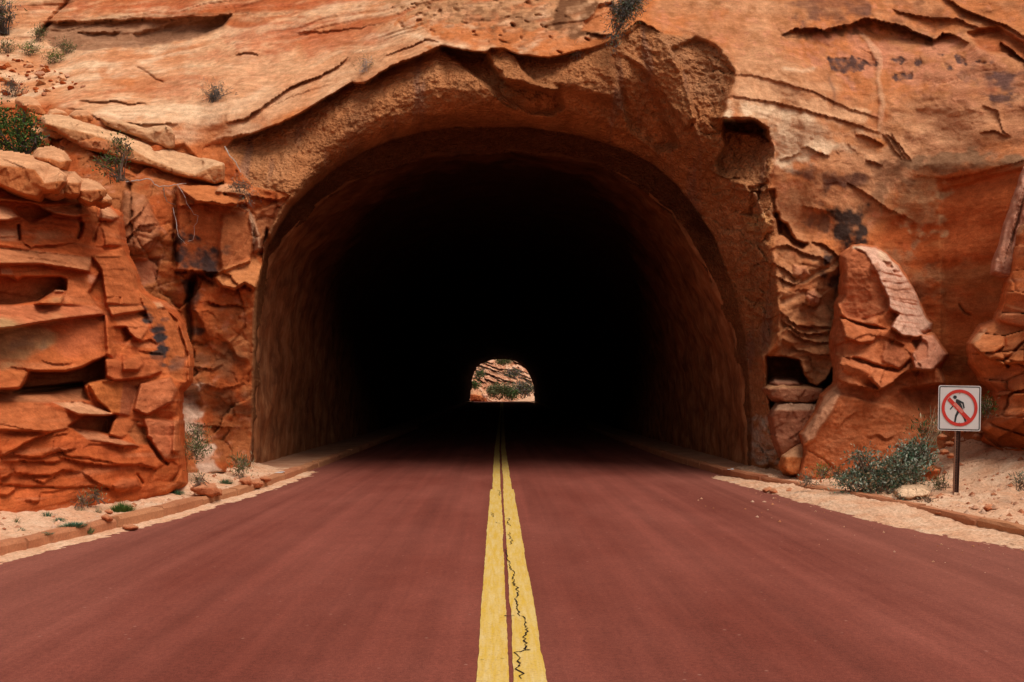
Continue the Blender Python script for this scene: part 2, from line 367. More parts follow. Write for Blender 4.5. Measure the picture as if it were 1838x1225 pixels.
# --- strata: thin beds that weather in and out
def strata(K, slope, warp, f, seed):
    s_ = K.V + slope*K.U + warp*fbm(K.U*.35, K.V*.35, 3, seed)
    a = pn(s_*f, K.U*.12*f/3, seed+1)*.6 + pn(s_*f*2.7, K.U*.25, seed+2)*.35 + pn(s_*f*6, K.U*.5, seed+3)*.2
    return s_, a
s1, a1 = strata(K, -.10, .5, 2.2, 101); s2, a2 = strata(K, .27, .45, 2.0, 111); s3, a3 = strata(K, .05, .25, 2.5, 121)
D = fbm(U*.45, V*.45, 3, 3, .45)*.55 + fbm(U*2.2, V*2.2, 4, 13, .5)*(.035+.05*RL)
D += RU*(a1*.035 - .05) + RR*(a2*.028) + RS*(fbm(U*.8, V*.8, 3, 77)*.10 + a3*.012)
up = RU*sst(110, 40, K.Yp + fbm(U*.5, V*.5, 2, 9)*20)
D += up*np.sign(a1)*np.abs(a1)**.6*.09
# fractured blocks on the left and lumps right of the opening
f1, f2, idn, dx, dy = voro(U*1.25+.25*fbm(U*2, V*2, 3, 40), V*1.0+.2*fbm(U*2+5, V*2, 3, 41), 3)
blk = (rnd(idn, 1)-.5)*.42 + dx*(rnd(idn, 2)-.5)*.9 + dy*(rnd(idn, 3)-.65)*.9 + .10*np.exp(-((f2-f1)/.04)**2)
f1, f2, idn, dx, dy = voro(U*3.1+.3*fbm(U*3, V*3, 3, 42), V*2.6, 8)
blk2 = (rnd(idn, 1)-.5)*.13 + dx*(rnd(idn, 2)-.5)*.3 + dy*(rnd(idn, 3)-.6)*.3 + .06*np.exp(-((f2-f1)/.06)**2)
D += RL*(blk*.34+blk2*.35)
sk = V - .15*U + .35*fbm(U*1.1, V*1.1, 3, 55); lump = pn(sk*3.2, U*.9, 56)*.9 + pn(sk*8, U*1.8, 57)*.35
D += RK*(lump*.16 + blk2*.35 - .12)
chips = blk2*.14*sst(.1, .6, fbm(U*.7, V*.7, 3, 66)); D += (RR+RU*.6)*chips
K.D = D.astype('f4')
# --- colours (dry rock, bed by bed)
def lay(mask, c, a=1.0):
    m = np.clip(mask*a, 0, 1)[..., None]; K.C += (np.array(c, 'f4')-K.C)*m
n0 = fbm(U*.5, V*.5, 4, 200); n1_ = fbm(U*1.8, V*1.8, 4, 210); n2_ = fbm(U*6, V*6, 4, 220)
lay(RU, PALE); lay(RU*sst(-.15, .35, a1*.5+n0*1.2), ORNG, .60); lay(RU*sst(-.1, .4, n1_*.6-a1*.7), CREAM, .6); lay(RU*sst(.1, .5, -n0*.7+n2_*.3+a1*.5), RED, .42); lay(RU*sst(.1, .5, fbm(U*.35, s1*1.3, 4, 235)), DEEP, .35)
lay(up*sst(.0, .35, a1+.4*n1_), DEEP, .65); lay(up*sst(.05, .4, -a1), PALE, .5)
lay(RR, (.56,.235,.105)); lay(RR*sst(0, .5, n0+a2*.7), PALE, .55); lay(RR*sst(-.05, .35, n1_*.6-n0), ORNG, .75); lay(RR*sst(.1, .5, n1_*.5+n2_*.7-a2*.4), PINK, .45); lay(RR*sst(.15, .5, fbm(U*3, V*3, 5, 231)), BRWN, .55)
lay(RL, DEEP); lay(RL*sst(-.1, .45, n0+n1_*.6), ORNG, .6); lay(RL*sst(.1, .5, n1_-n0), BRWN, .6); lay(RL*sst(.25, .6, n2_+n1_*.5), PINK, .4)
lay(RS, DEEP); lay(RS*sst(-.1, .5, n0+n1_*.5), ORNG, .5); lay(RS*sst(.0, .4, fbm(U*.9, V*2.2, 4, 240)), BRWN, .6); lay(RS*sst(.15, .6, n1_+n2_*.4), RED, .45)
lay(RK, (.52,.21,.09)); lay(RK*sst(-.1, .4, lump+n1_*.5), (.66,.33,.17), .45); lay(RK*sst(.05, .5, n1_-lump*.5), DEEP, .6); lay(RK*sst(.1, .5, n2_+n0), BRWN, .6)
# --- traced features: upper left slope
k = K
ALC = [(66,64),(84,42),(160,38),(300,34),(418,27),(402,46),(372,62),(335,72),(290,80),(250,84),(200,88),(150,92),(100,86)]
k.facet(ALC, .45, 0, .8, soft=2, c=(.36,.175,.095), a=.9); k.facet([(140,60),(216,58),(206,70),(170,72),(150,68)], .22, 0, -.6, soft=3, c=(.24,.11,.06), a=.6); k.facet([(240,64),(300,46),(416,30),(395,52),(360,66),(300,78),(250,82)], .22, 0, -.4, soft=5, c=(.26,.12,.065), a=.6)
k.ledge([(60,66),(84,42),(160,40),(300,36),(420,26)], .16, 14, 30)
k.ledge([(150,92),(250,84),(335,72),(400,48),(420,27),(520,18),(700,4)], -.22, 20, 20); k.facet([(420,26),(560,14),(700,-5),(700,-30),(400,-30)], .12, c=DEEP, a=.25)
k.crack([(128,-5),(104,22),(86,44),(64,66)], 5, .35); k.crack([(243,118),(262,130),(280,142),(298,150)], 2, .14)
k.ledge([(140,181),(170,183),(200,182),(232,187),(264,186)], .22, 14, 7); k.ledge([(120,195),(150,198),(176,212),(240,224),(320,222)], .18, 12, 8)
k.ledge([(425,98),(440,94),(452,94),(466,100)], .18, 10, 5)
k.ledge([(408,221),(440,214),(480,186),(520,156),(570,137),(606,122),(626,104)], .30, 26, 9, .4)
k.ledge([(400,247),(430,243),(455,240)], .2, 14, 8); k.ledge([(430,215),(520,175),(600,148),(640,128)], .06, 10, 8)
k.ledge([(690,102),(740,84),(768,70),(792,78)], .16, 16, 5); k.ledge([(520,60),(580,56),(650,50),(700,40)], .12, 16, 20)
k.ridgeline([(590,62),(620,36),(668,8),(700,-20)], .12, -1, 60)
k.paint([(380,140),(420,110),(520,100),(640,70),(760,60),(800,80),(650,145),(520,205),(420,240)], PALE, .5, 14)
k.paint([(400,60),(520,50),(660,45),(700,70),(560,95),(430,85)], RED, .45, 12); k.paint([(180,130),(240,135),(230,155),(190,150)], ORNG, .5, 8)
k.paint([(720,30),(860,40),(1000,60),(1050,90),(900,85),(790,75)], ORNG, .75, 10, 1); k.paint([(650,-20),(860,-20),(1060,-20),(1060,40),(1000,50),(900,35),(760,28)], TAN, .75, 12, 1)
k.paint([(1010,0),(1060,-10),(1072,30),(1060,60),(1020,60),(1000,40)], DBRN, .8, 8, 1); k.paint([(780,15),(960,20),(1010,50),(900,45)], DBRN, .35, 8, 2, 7)
for i in range(60):
    x = random.uniform(690, 1060); y = random.uniform(0, 20+.17*(x-690)+25)
    k.crack([(x, y), (x+random.uniform(5, 14), y+random.uniform(-2, 6))], random.uniform(1.5, 3), random.uniform(.06, .16))
k.facet([(1042,56),(1062,30),(1075,10),(1100,5),(1106,62)], .25, .3, 0, c=ORNG, a=.7); k.ledge([(1040,56),(1070,62),(1106,66)], .2, 10, 8)
# --- portal: the cut face round the opening, set back under a rim
FACE = [(418,292),(404,268),(420,250),(458,239),(503,222),(560,190),(632,148),(643,150),(655,150),(700,121),(760,97),(795,84),(840,92),(872,97),(880,87),(905,87),(930,99),(985,104),(1040,92),(1100,74),
 (1115,56),(1146,40),(1190,60),(1251,64),(1284,77),(1310,98),(1326,127),(1322,150),(1310,173),(1306,203),(1298,214),(1350,214),(1374,228),(1390,262),(1390,300),(1383,330),(1392,380),(1397,425),
 (1385,440),(1393,480),(1404,540),(1402,600),(1376,640),(1386,700),(1394,760),(1404,834),(1404,900),(380,900),(448,900),(449,855),(452,700),(452,600),(458,520),(472,470),(470,440),(500,380),(520,352),(500,345),(455,335)]
FACE = [p for p in FACE if p != (380,900)]
d = psd(k.WX*.6+k.X*.4, k.WY*.6+k.Yp*.4, FACE); da = -psd(k.WX*.35+k.X*.65, k.WY*.35+k.Yp*.65, ARCH)
mF = sst(-1.5-5*sst(1330, 1380, k.X), 2.5+9*sst(1180, 1300, k.X)+8*sst(1330, 1380, k.X)*sst(400, 460, k.Yp), d+6*sst(1330, 1380, k.X)*fbm(U*2.5, V*2.5, 4, 99))
tt = np.clip(d/np.maximum(d+np.maximum(da, 0), 3), 0, 1); lft = sst(1120, 950, k.X); Rm = k.B + .03 + .55*lft*sst(330, 230, k.Yp) + .05*sst(60,90,k.Yp)
Rm = np.where(k.Yp > 330, np.minimum(Rm, 19.2), Rm)
faceY = Rm + (19.5-Rm)*tt**(1.3+2.0*lft) + .10*fbm(U*1.2, V*1.2, 4, 90)+.05*fbm(U*5, V*5, 3, 91)
k.D = k.D*(1-mF) + (faceY-k.B)*mF
k.pit = np.maximum(k.pit, mF*.95).astype('f4')
lay(mF, (.48,.19,.075)); lay(mF*sst(-.2, .5, n1_+n0), (.56,.25,.11), .6); lay(mF*sst(.1, .5, n1_-n0), (.30,.12,.05), .4); lay(mF*sst(.2, .6, fbm(U*2.5, V*.5, 4, 95)), (.26,.13,.09), .6)
k.facet([(640,152),(655,152),(665,200),(640,330),(600,330)], 0, c=(.30,.13,.07), a=.25, soft=12)
# rim overhang, notch and hanging tooth
k.ledge([(455,241),(503,224),(560,191),(632,149)], .30, 10, 14, .3); k.ledge([(655,151),(700,119),(760,95),(795,82)], .42, 12, 16, .3); k.ledge([(795,83),(840,92),(872,96)], .55, 14, 34, .5)
k.facet([(793,86),(840,95),(873,99),(882,122),(900,142),(930,146),(960,158),(1000,168),(1010,190),(990,206),(955,204),(915,186),(880,156),(840,124)], .55, .2, -.5, soft=6)
k.ledge([(880,118),(905,140),(930,146),(960,158),(1002,162)], .5, 12, 10, .2); k.facet([(873,95),(880,86),(905,86),(925,100),(938,128),(962,148),(1000,160),(985,164),(945,160),(925,158),(905,150),(902,130),(885,120)], -.45, -.2, .1, soft=3, c=BRWN, a=.4)
k.facet([(930,98),(985,104),(1040,92),(1100,76),(1130,140),(1100,180),(1010,160),(960,148),(938,128)], -.12, 0, -.5, soft=12)
k.ledge([(780,116),(820,118),(845,132),(875,158),(905,188),(935,203)], -.14, 16, 26); k.facet([(785,84),(800,84),(830,240),(790,240)], .06, .3, 0, soft=10)
# scooped shells right of the top
k.ridgeline([(1110,58),(1146,40),(1173,50),(1190,62),(1202,88),(1218,118),(1238,163),(1250,210),(1262,260)][::-1], .7, 1, 34)
k.ledge([(1112,62),(1146,38),(1190,60)], .2, 8, 14)
k.facet([(1112,70),(1146,44),(1173,52),(1190,64),(1204,90),(1220,120),(1238,163),(1250,212),(1230,230),(1200,190),(1180,150),(1150,110),(1120,95)], -.10, -.75, 0, soft=4)
k.facet([(1096,100),(1120,95),(1160,127),(1178,170),(1190,212),(1215,260),(1180,270),(1140,230),(1115,180)], .28, .3, 0, soft=9)
k.facet([(1205,88),(1251,66),(1284,78),(1310,100),(1324,128),(1320,150),(1308,175),(1304,205),(1262,250),(1250,212),(1238,163),(1220,120)], .0, -.4, 0, soft=5)
k.paint([(1170,55),(1250,66),(1300,90),(1322,125),(1310,170),(1280,200),(1240,160),(1215,110)], (.42,.20,.10), .5, 8)
k.crack([(1096,100),(1112,140),(1125,200),(1140,240)], 6, .12); k.ledge([(1000,205),(1060,215),(1140,245),(1200,300)], .12, 14, 20)
k.ledge([(1020,205),(1032,200),(1040,208)], .15, 6, 6)
# square notch right of the rim
NOT = [(1298,216),(1350,214),(1374,229),(1389,262),(1389,300),(1381,328),(1350,336),(1318,330),(1290,312),(1284,290),(1300,262)]
k.facet(NOT, .42, -.1, -1.0, soft=3); k.facet([(1302,222),(1352,222),(1368,236),(1360,243),(1322,238),(1304,232)], .45, soft=3)
k.ledge([(1280,214),(1350,211),(1380,228)], .32, 10, 16, .3); k.facet([(1374,229),(1390,262),(1390,300),(1381,326),(1362,318),(1368,262)], -.2, -1.2, 0, soft=4)
k.ledge([(1272,303),(1285,312),(1300,319),(1326,318)], .28, 10, 8); k.ledge([(1310,336),(1325,343),(1345,346),(1362,342)], .25, 9, 8); k.ledge([(1355,342),(1372,346),(1390,338)], .25, 10, 10)
k.facet([(1284,312),(1330,324),(1350,346),(1346,382),(1312,372),(1290,342)], -.16, -.2, .3, soft=3); k.facet([(1352,346),(1390,340),(1396,392),(1376,396)], .10, 1.2, 0, soft=2.5, c=BRWN, a=.4); k.bulge([(1350,344),(1358,344),(1378,394),(1368,396)], .10, 4, PALE, .6)
k.facet([(1338,440),(1392,432),(1404,560),(1400,620),(1376,640),(1386,700),(1398,800),(1362,810),(1350,700),(1346,600)], -.14, -.6, 0, soft=6); k.ledge([(1345,480),(1370,470),(1394,478)], .14, 10, 8); k.ledge([(1350,560),(1376,575),(1404,566)], .12, 10, 8); k.ledge([(1350,690),(1372,700),(1390,690)], .12, 10, 8)
k.D += mF*sst(1200, 1290, k.X)*(blk2*.45+blk*.3)
k.ridgeline([(1352,346),(1362,372),(1374,395)], .6, 1, 12); k.paint([(1332,388),(1372,388),(1384,405),(1372,418),(1340,415)], (.60,.28,.11), .7, 5); k.facet([(1332,388),(1372,388),(1386,405),(1372,420),(1340,416)], -.12, 0, -.4, soft=4)
k.paint([(1340,760),(1362,752),(1380,770),(1400,800),(1400,830),(1360,838),(1348,820)], (.62,.42,.30), .75, 6, 1, 6); k.bulge([(1345,752),(1365,748),(1380,775),(1402,800),(1402,836),(1352,840)], .2, 16)
k.ledge([(1352,790),(1372,800),(1400,808)], .16, 8, 6); k.ledge([(1350,812),(1375,816),(1400,826)], .14, 8, 6)
# --- right wall
k.ledge([(1318,134),(1360,137),(1400,147),(1460,166),(1520,192),(1578,214)], .10, 20, 4, .4); k.ledge([(1310,172),(1370,181),(1440,196),(1500,213),(1576,236)], .13, 20, 5, .4)
k.paint([(1310,178),(1440,200),(1560,236),(1560,262),(1470,270),(1420,300),(1398,290),(1380,225),(1345,206),(1305,205)], CREAM, .8, 10, .8); k.paint([(1318,138),(1400,150),(1560,212),(1560,230),(1440,192),(1315,170)], PALE, .8, 8, .8)
k.paint([(1480,215),(1540,235),(1590,255),(1570,272),(1510,260),(1480,240)], (.56,.19,.06), .7, 7); k.paint([(1470,80),(1540,60),(1700,90),(1838,120),(1838,180),(1640,150),(1520,120)], PINK, .55, 16, 1)
k.ledge([(1404,64),(1425,52),(1450,50),(1478,54),(1500,46),(1525,44),(1552,33),(1590,40),(1622,46),(1650,60),(1680,72),(1692,60),(1714,64),(1738,80)], .50, 26, 11, .35)
k.paint([(1400,66),(1445,50),(1478,56),(1525,46),(1552,36),(1600,44),(1650,62),(1680,75),(1680,82),(1640,70),(1560,52),(1500,64),(1440,66)], DBRN, .6, 4, 1, 6)  # brown strip paints in the shade just beneath the ledge
k.ledge([(1690,-8),(1730,18),(1765,32),(1800,44),(1850,72)], .35, 18, 12); k.ledge([(1795,78),(1815,92),(1850,116)], .45, 16, 22); k.ledge([(1600,18),(1660,30),(1720,34),(1770,60)], .2, 16, 10)
k.facet([(1738,60),(1790,50),(1850,84),(1850,112),(1806,98),(1760,92)], .28, .2, -.3, soft=5, c=DEEP, a=.6)
k.bulge([(1543,62),(1552,60),(1580,92),(1586,110),(1582,140),(1590,190),(1582,238),(1574,238),(1576,180),(1570,110)], .04, 7, CREAM, .3)
k.ledge([(1536,246),(1550,243),(1568,250),(1586,260)], .18, 10, 9); k.ledge([(1438,268),(1446,263),(1462,270),(1490,281)], .16, 10, 6); k.ledge([(1400,288),(1420,281),(1436,275)], .12, 8, 5)
for a, b in ((1590,1622),(1600,1614),(1585,1606)): k.ledge([(a, 238), ((a+b)/2, 252), (b, 272), (b+14, 288)], .12, 8, 5)
k.ledge([(1552,288),(1570,292),(1584,300)], .16, 8, 8); k.ledge([(1520,330),(1550,346),(1590,372),(1640,398)], .15, 14, 8); k.ledge([(1440,372),(1470,377),(1490,384)], .16, 12, 7)
k.ledge([(1640,160),(1700,150),(1760,130),(1790,125)], -.10, 20, 26); k.paint([(1670,165),(1720,150),(1780,120),(1850,130),(1850,280),(1700,290),(1640,250)], (.52,.22,.11), .5, 20, 1)
k.facet([(1700,150),(1785,122),(1850,135),(1850,280),(1640,290),(1650,200)], .10, 0, 0, soft=14)
k.ledge([(1760,190),(1790,200),(1800,232),(1815,246)], .10, 10, 6); k.ledge([(1760,238),(1785,232),(1810,246)], .12, 8, 6)
k.paint([(1620,288),(1700,285),(1850,282),(1850,300),(1720,312),(1640,305)], (.33,.17,.09), .75, 8, 1.2); k.ledge([(1640,316),(1700,322),(1760,310),(1850,288)], .10, 20, 6)
k.paint([(1690,345),(1760,322),(1850,300),(1850,420),(1780,470),(1690,470)], (.52,.125,.04), .8, 10, .6); k.facet([(1690,345),(1760,322),(1850,300),(1850,700),(1690,700)], .10, 0, 0, soft=5)
k.paint([(1590,330),(1650,310),(1690,340),(1685,400),(1640,410),(1600,385)], TAN, .8, 10, 1, 4); k.paint([(1580,440),(1640,460),(1680,520),(1640,560),(1600,500)], (.38,.18,.09), .5, 12, 1)
k.paint([(1690,480),(1790,470),(1790,560),(1700,580)], (.38,.145,.06), .5, 14, 1); k.paint([(1700,560),(1780,560),(1720,650),(1690,690)], DEEP, .7, 12, .6)
k.crack([(1722,545),(1732,560),(1746,566)], 2, .08)
for P in ([(1487,105),(1500,104),(1535,104),(1560,112),(1576,113),(1572,118),(1556,116),(1548,126),(1520,132),(1500,134),(1492,118)],[(1600,105),(1622,104),(1628,110),(1618,114),(1602,110)],
          [(1598,140),(1612,132),(1636,130),(1640,136),(1630,146),(1606,147)],[(1642,105),(1650,102),(1655,115),(1648,124),(1643,116)],[(1684,98),(1692,98),(1690,106)],[(1690,110),(1706,118),(1708,124),(1694,122)],
          [(1712,96),(1722,98),(1730,104),(1735,116),(1718,112)],[(1752,108),(1772,110),(1766,116)]): 
    k.paint(P, (.13,.066,.053), .85, 2.0, .7, 9); k.facet(P, .03, soft=1.5)
k.paint([(1430,-20),(1500,-20),(1560,-20),(1556,30),(1500,44),(1470,24),(1440,34),(1425,10)], (.15,.065,.045), .55, 12, .7, 3); k.paint([(1600,-5),(1640,10),(1690,22),(1740,30),(1740,40),(1640,36),(1600,24)], (.26,.10,.05), .45, 12, .8, 4)
k.paint([(1425,308),(1450,303),(1520,310),(1560,320),(1548,334),(1500,328),(1450,322)], (.17,.072,.045), .7, 9, .6, 3); k.paint([(1560,305),(1620,290),(1630,320),(1600,350),(1575,345)], (.24,.105,.055), .5, 12, .8, 4)
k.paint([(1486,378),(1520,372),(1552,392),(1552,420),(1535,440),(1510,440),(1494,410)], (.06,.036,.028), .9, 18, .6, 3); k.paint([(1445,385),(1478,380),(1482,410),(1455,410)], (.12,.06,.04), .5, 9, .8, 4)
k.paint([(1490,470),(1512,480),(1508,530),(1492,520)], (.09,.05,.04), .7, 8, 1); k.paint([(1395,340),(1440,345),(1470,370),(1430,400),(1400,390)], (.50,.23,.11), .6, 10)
for P, c_, w_, a_ in (([(0,12),(120,14),(300,12),(520,10),(700,-4)],RED,4,.5), ([(150,24),(300,22),(420,18),(600,14)],DEEP,3,.6), ([(100,34),(260,30),(420,24),(560,26)],DBRN,2,.5), ([(430,34),(560,30),(660,22)],DEEP,3,.5), ([(440,44),(560,42),(640,36)],RED,3,.4),
    ([(60,104),(200,120),(330,128)],CREAM,10,.3), ([(170,206),(300,210),(400,205)],CREAM,7,.5), ([(300,196),(420,190),(500,150)],CREAM,10,.35), ([(640,70),(720,60),(800,80),(860,92)],CREAM,6,.5), ([(880,60),(960,66),(1040,80)],ORNG,8,.5),
    ([(1484,134),(1500,170),(1496,200)],VARN,3,.35), ([(1520,134),(1530,160)],VARN,4,.3), ([(1440,34),(1446,60)],VARN,5,.4), ([(1520,440),(1516,480),(1520,500)],VARN,8,.45), ([(1770,120),(1780,170),(1786,200)],VARN,6,.4), ([(1380,270),(1450,255),(1540,270)],CREAM,6,.5), ([(1400,120),(1440,128),(1470,122)],CREAM,3,.6),
    ([(1585,170),(1680,200),(1800,210)],PALE,12,.3), ([(1585,200),(1660,240),(1760,262)],PALE,10,.35), ([(1700,180),(1800,160)],DEEP,10,.3)): k.stroke(P, c_, w_, a_)
for P, w_ in (([(1720,130),(1800,125),(1838,150),(1800,175)], .3), ([(1790,130),(1812,140),(1806,190),(1790,180)], .5)): k.paint(P, VARN, w_, 8, 1.2, 4)
# knot of layers, hollow under it
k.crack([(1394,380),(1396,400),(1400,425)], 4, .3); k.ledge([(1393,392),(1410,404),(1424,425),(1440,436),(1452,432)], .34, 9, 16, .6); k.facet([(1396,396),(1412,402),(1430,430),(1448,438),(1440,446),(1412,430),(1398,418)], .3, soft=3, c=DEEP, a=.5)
k.ledge([(1455,432),(1475,438),(1494,452),(1512,468)], .20, 12, 10)
for P in ([(1384,447),(1412,440),(1440,452),(1470,462),(1490,474)],[(1384,470),(1404,482),(1428,500),(1442,492)],[(1382,494),(1400,500),(1424,512),(1440,505)],[(1440,545),(1462,552),(1476,540)],[(1400,560),(1430,585),(1466,588),(1500,590)],
          [(1410,590),(1440,610),(1480,618),(1500,612)],[(1402,575),(1436,598),(1500,602)],[(1405,606),(1430,628),(1470,640),(1500,636)]): k.ledge(P, .20, 9, 7)
k.bulge([(1445,525),(1462,520),(1476,532),(1470,546),(1452,548)], .14, 8, PINK, .8); k.bulge([(1424,475),(1448,478),(1456,496),(1440,504),(1424,494)], .12, 8, PINK, .5)
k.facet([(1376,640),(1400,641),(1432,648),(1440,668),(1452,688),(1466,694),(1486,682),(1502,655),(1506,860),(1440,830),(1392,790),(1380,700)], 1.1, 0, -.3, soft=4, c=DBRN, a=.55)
k.ledge([(1376,637),(1400,640),(1434,648),(1450,684),(1466,694),(1490,680),(1504,655)], .35, 12, 20, .5)
# --- left wall, blocks behind the outcrop
k.facet([(318,335),(398,340),(400,352),(446,378),(455,400),(450,470),(392,492),(316,484)], -.30, .05, -.05, soft=2.5, flat=.7, c=(.46,.12,.038), a=.7); k.ledge([(318,372),(380,362),(430,374),(446,380)], .25, 10, 10, .2, None)
k.facet([(320,338),(360,330),(398,338),(448,346),(448,366),(400,368),(350,362)], -.35, 0, -1.2, soft=2, c=ORNG, a=.6); k.paint([(380,362),(430,368),(446,378),(440,384),(400,372)], PALE, .6, 4)
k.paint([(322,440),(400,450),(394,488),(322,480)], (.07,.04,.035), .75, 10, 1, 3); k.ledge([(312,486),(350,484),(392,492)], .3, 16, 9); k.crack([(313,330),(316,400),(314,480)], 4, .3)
k.facet([(400,386),(448,380),(455,400),(452,462),(398,488),(392,440)], -.06, .5, 0, soft=4, c=(.42,.15,.06), a=.5)
k.facet([(330,262),(400,330),(318,332),(250,315),(200,290),(150,262),(160,262),(220,290)], .25, 0, .2, soft=4, c=(.50,.15,.05), a=.5)
k.facet([(400,328),(440,340),(452,350),(440,346),(446,368),(440,352),(386,345),(396,330)], -.2, 0, -1, soft=2, c=PALE, a=.6)
k.bulge([(222,340),(262,352),(288,400),(290,424),(270,452),(240,460),(220,440),(212,400)], .30, 18, (.46,.20,.10), .6)
for P in ([(214,412),(250,385),(262,372)],[(216,440),(250,405),(284,402)],[(240,460),(262,440),(286,425)]): k.ledge(P, .14, 8, 6)
k.facet([(232,470),(286,465),(276,508),(258,512)], .15, 0, 0, soft=3, c=PINK, a=.5); k.bulge([(316,490),(335,488),(332,508),(320,512)], .2, 10)
k.crack([(346,488),(344,520),(338,560),(340,600),(334,640)], 5, .45); k.crack([(352,490),(372,502),(384,512)], 3, .15)
k.facet([(384,498),(402,482),(440,470),(462,464),(473,480),(470,520),(456,520),(440,508),(420,520),(398,515)], -.38, -.1, -.9, soft=3, c=(.58,.22,.08), a=.8); k.ledge([(398,516),(420,522),(440,508),(458,522)], .3, 12, 10)
k.ledge([(374,544),(400,549),(420,547),(444,551)], .25, 16, 6); k.facet([(350,560),(376,552),(440,556),(446,640),(420,650),(380,630)], -.12, .2, .1, soft=4)
k.ledge([(400,640),(420,610),(440,580)], .12, 14, 8); k.facet([(410,612),(448,590),(446,648),(424,640)], -.14, .1, -.4, soft=4, c=(.56,.21,.08), a=.7); k.ledge([(340,660),(380,665),(400,655)], .14, 14, 8)
k.paint([(330,640),(446,640),(446,720),(340,710)], (.26,.10,.045), .6, 18, 1.2, 2); k.paint([(330,700),(350,700),(365,740),(360,780),(385,830),(410,860),(370,860),(335,800),(322,740)], (.58,.36,.25), .8, 8, 1, 3)
k.facet([(322,700),(350,700),(372,760),(410,850),(330,870)], -.3, 0, -1.0, soft=8); k.ledge([(340,760),(380,765),(430,770)], .12, 14, 6); k.ledge([(360,690),(400,700),(440,688)], .16, 14, 7)
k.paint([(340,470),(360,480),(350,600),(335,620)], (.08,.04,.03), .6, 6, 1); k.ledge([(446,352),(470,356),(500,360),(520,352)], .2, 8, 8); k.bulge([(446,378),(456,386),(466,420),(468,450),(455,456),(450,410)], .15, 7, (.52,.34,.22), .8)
k.facet([(455,380),(505,360),(520,372),(496,410),(474,450),(462,450)], -.15, .3, -.2, soft=5, c=(.40,.17,.08), a=.5); k.facet([(478,412),(484,440),(470,462),(463,456)], .5, soft=3)
# general crumbs of relief so that nothing is a clean surface
f1, f2, idn, dx, dy = voro(U*5.5+.4*fbm(U*3, V*3, 2, 300), V*7.5+2*U*.2, 21)
crumb = ((rnd(idn, 1)-.5)*.022 + dy*(rnd(idn, 2)-.5)*.05)*sst(0, .5, fbm(U*.9, V*.9, 3, 301))
k.D += (crumb + fbm(U*12, V*12, 3, 302)*.009)*(1-mF*.5)
k.D += mF*(fbm(U*9, V*9, 3, 303)*.05)
# soffit: from the cut face back to the lining
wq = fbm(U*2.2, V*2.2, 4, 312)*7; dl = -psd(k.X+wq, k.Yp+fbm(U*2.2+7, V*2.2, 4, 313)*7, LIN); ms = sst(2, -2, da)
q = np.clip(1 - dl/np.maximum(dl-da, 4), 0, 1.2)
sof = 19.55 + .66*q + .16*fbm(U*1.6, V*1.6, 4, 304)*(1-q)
k.D = k.D*(1-ms) + (sof-k.B)*ms; lay(ms, (.22,.085,.035), .8); lay(ms*sst(560, 330, k.Yp+fbm(U*1.5, V*1.5, 3, 305)*90), (.05,.019,.010), .92); lay(mF*sst(26, 0, da+fbm(U*2, V*2, 4, 306)*26)*sst(420, 300, k.Yp), (.14,.055,.026), .45)  # shade under the arch painted into the rock colour, darkest near the top
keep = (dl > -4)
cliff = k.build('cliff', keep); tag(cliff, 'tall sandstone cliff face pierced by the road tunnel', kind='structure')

# ------------------------------------------------------------------ tunnel lining
EXIT = 152.
def zr(Y): return .66*sst(28, EXIT, Y)
def xr(Y): return .6*np.clip((Y-28)/(EXIT-28), 0, 1)
LY = 20.15; prof = []
for (px, py) in LIN[1:-1]:
    x, y, z = unproj(px, py, LY); prof.append((x, z))
prof = [(prof[0][0], -.3)] + prof + [(prof[-1][0], -.3)]
pr = []
for i in range(len(prof)-1):
    (x0, z0), (x1, z1) = prof[i], prof[i+1]; n = max(1, int(math.hypot(x1-x0, z1-z0)/.12))
    for j in range(n): pr.append((x0+(x1-x0)*j/n, z0+(z1-z0)*j/n))
pr.append(prof[-1]); pr = np.array(pr)
cxm, czm = .12, 2.5
def tube(name, ys, mat, rough=.06, outer=None):
    n = len(pr); vs = []
    for y in ys:
        dx, dz = pr[:, 0]-cxm, pr[:, 1]-czm; L = np.hypot(dx, dz)
        r = fbm(np.arctan2(dz, dx)*5, np.full(n, y*.9), 4, 400)*rough*1.6 + fbm(np.arctan2(dz, dx)*24, np.full(n, y*.7), 3, 410)*rough*.5
        r = r*(1+2.5*float(sst(144, EXIT, np.array(y))))
        bb = float(sst(142, EXIT, np.array(y))); zz_ = pr[:, 1]*(1-bb)+bb*np.minimum(pr[:, 1]*1.10, 6.8-.12*np.maximum(pr[:, 0], 0)); xx_ = pr[:, 0]+bb*np.where(pr[:, 0] < 0, .10*np.maximum(pr[:, 1], 0), 0)
        if y == ys[0]: r = r+.8
        vs.append(np.stack([xx_+dx/L*r+xr(y), np.full(n, y), zz_+dz/L*r+zr(y)], -1))
    m_ = len(ys); V_ = np.concatenate(vs); fs = [(i*n+j, i*n+j+1, (i+1)*n+j+1, (i+1)*n+j) for i in range(m_-1) for j in range(n-1)]
    return mesh(name, V_, fs, mat, TUN, True)
TUN = empty('tunnel', (0, LY, 0)); tag(TUN, 'rock tunnel with a rough lined arch leading the road into darkness', 'tunnel')
ys_ = [LY, LY+.02] + list(np.arange(LY+.15, 34, .15)) + list(np.arange(34, EXIT, 1.5)) + [EXIT]; tube('lining', ys_, 'lining')
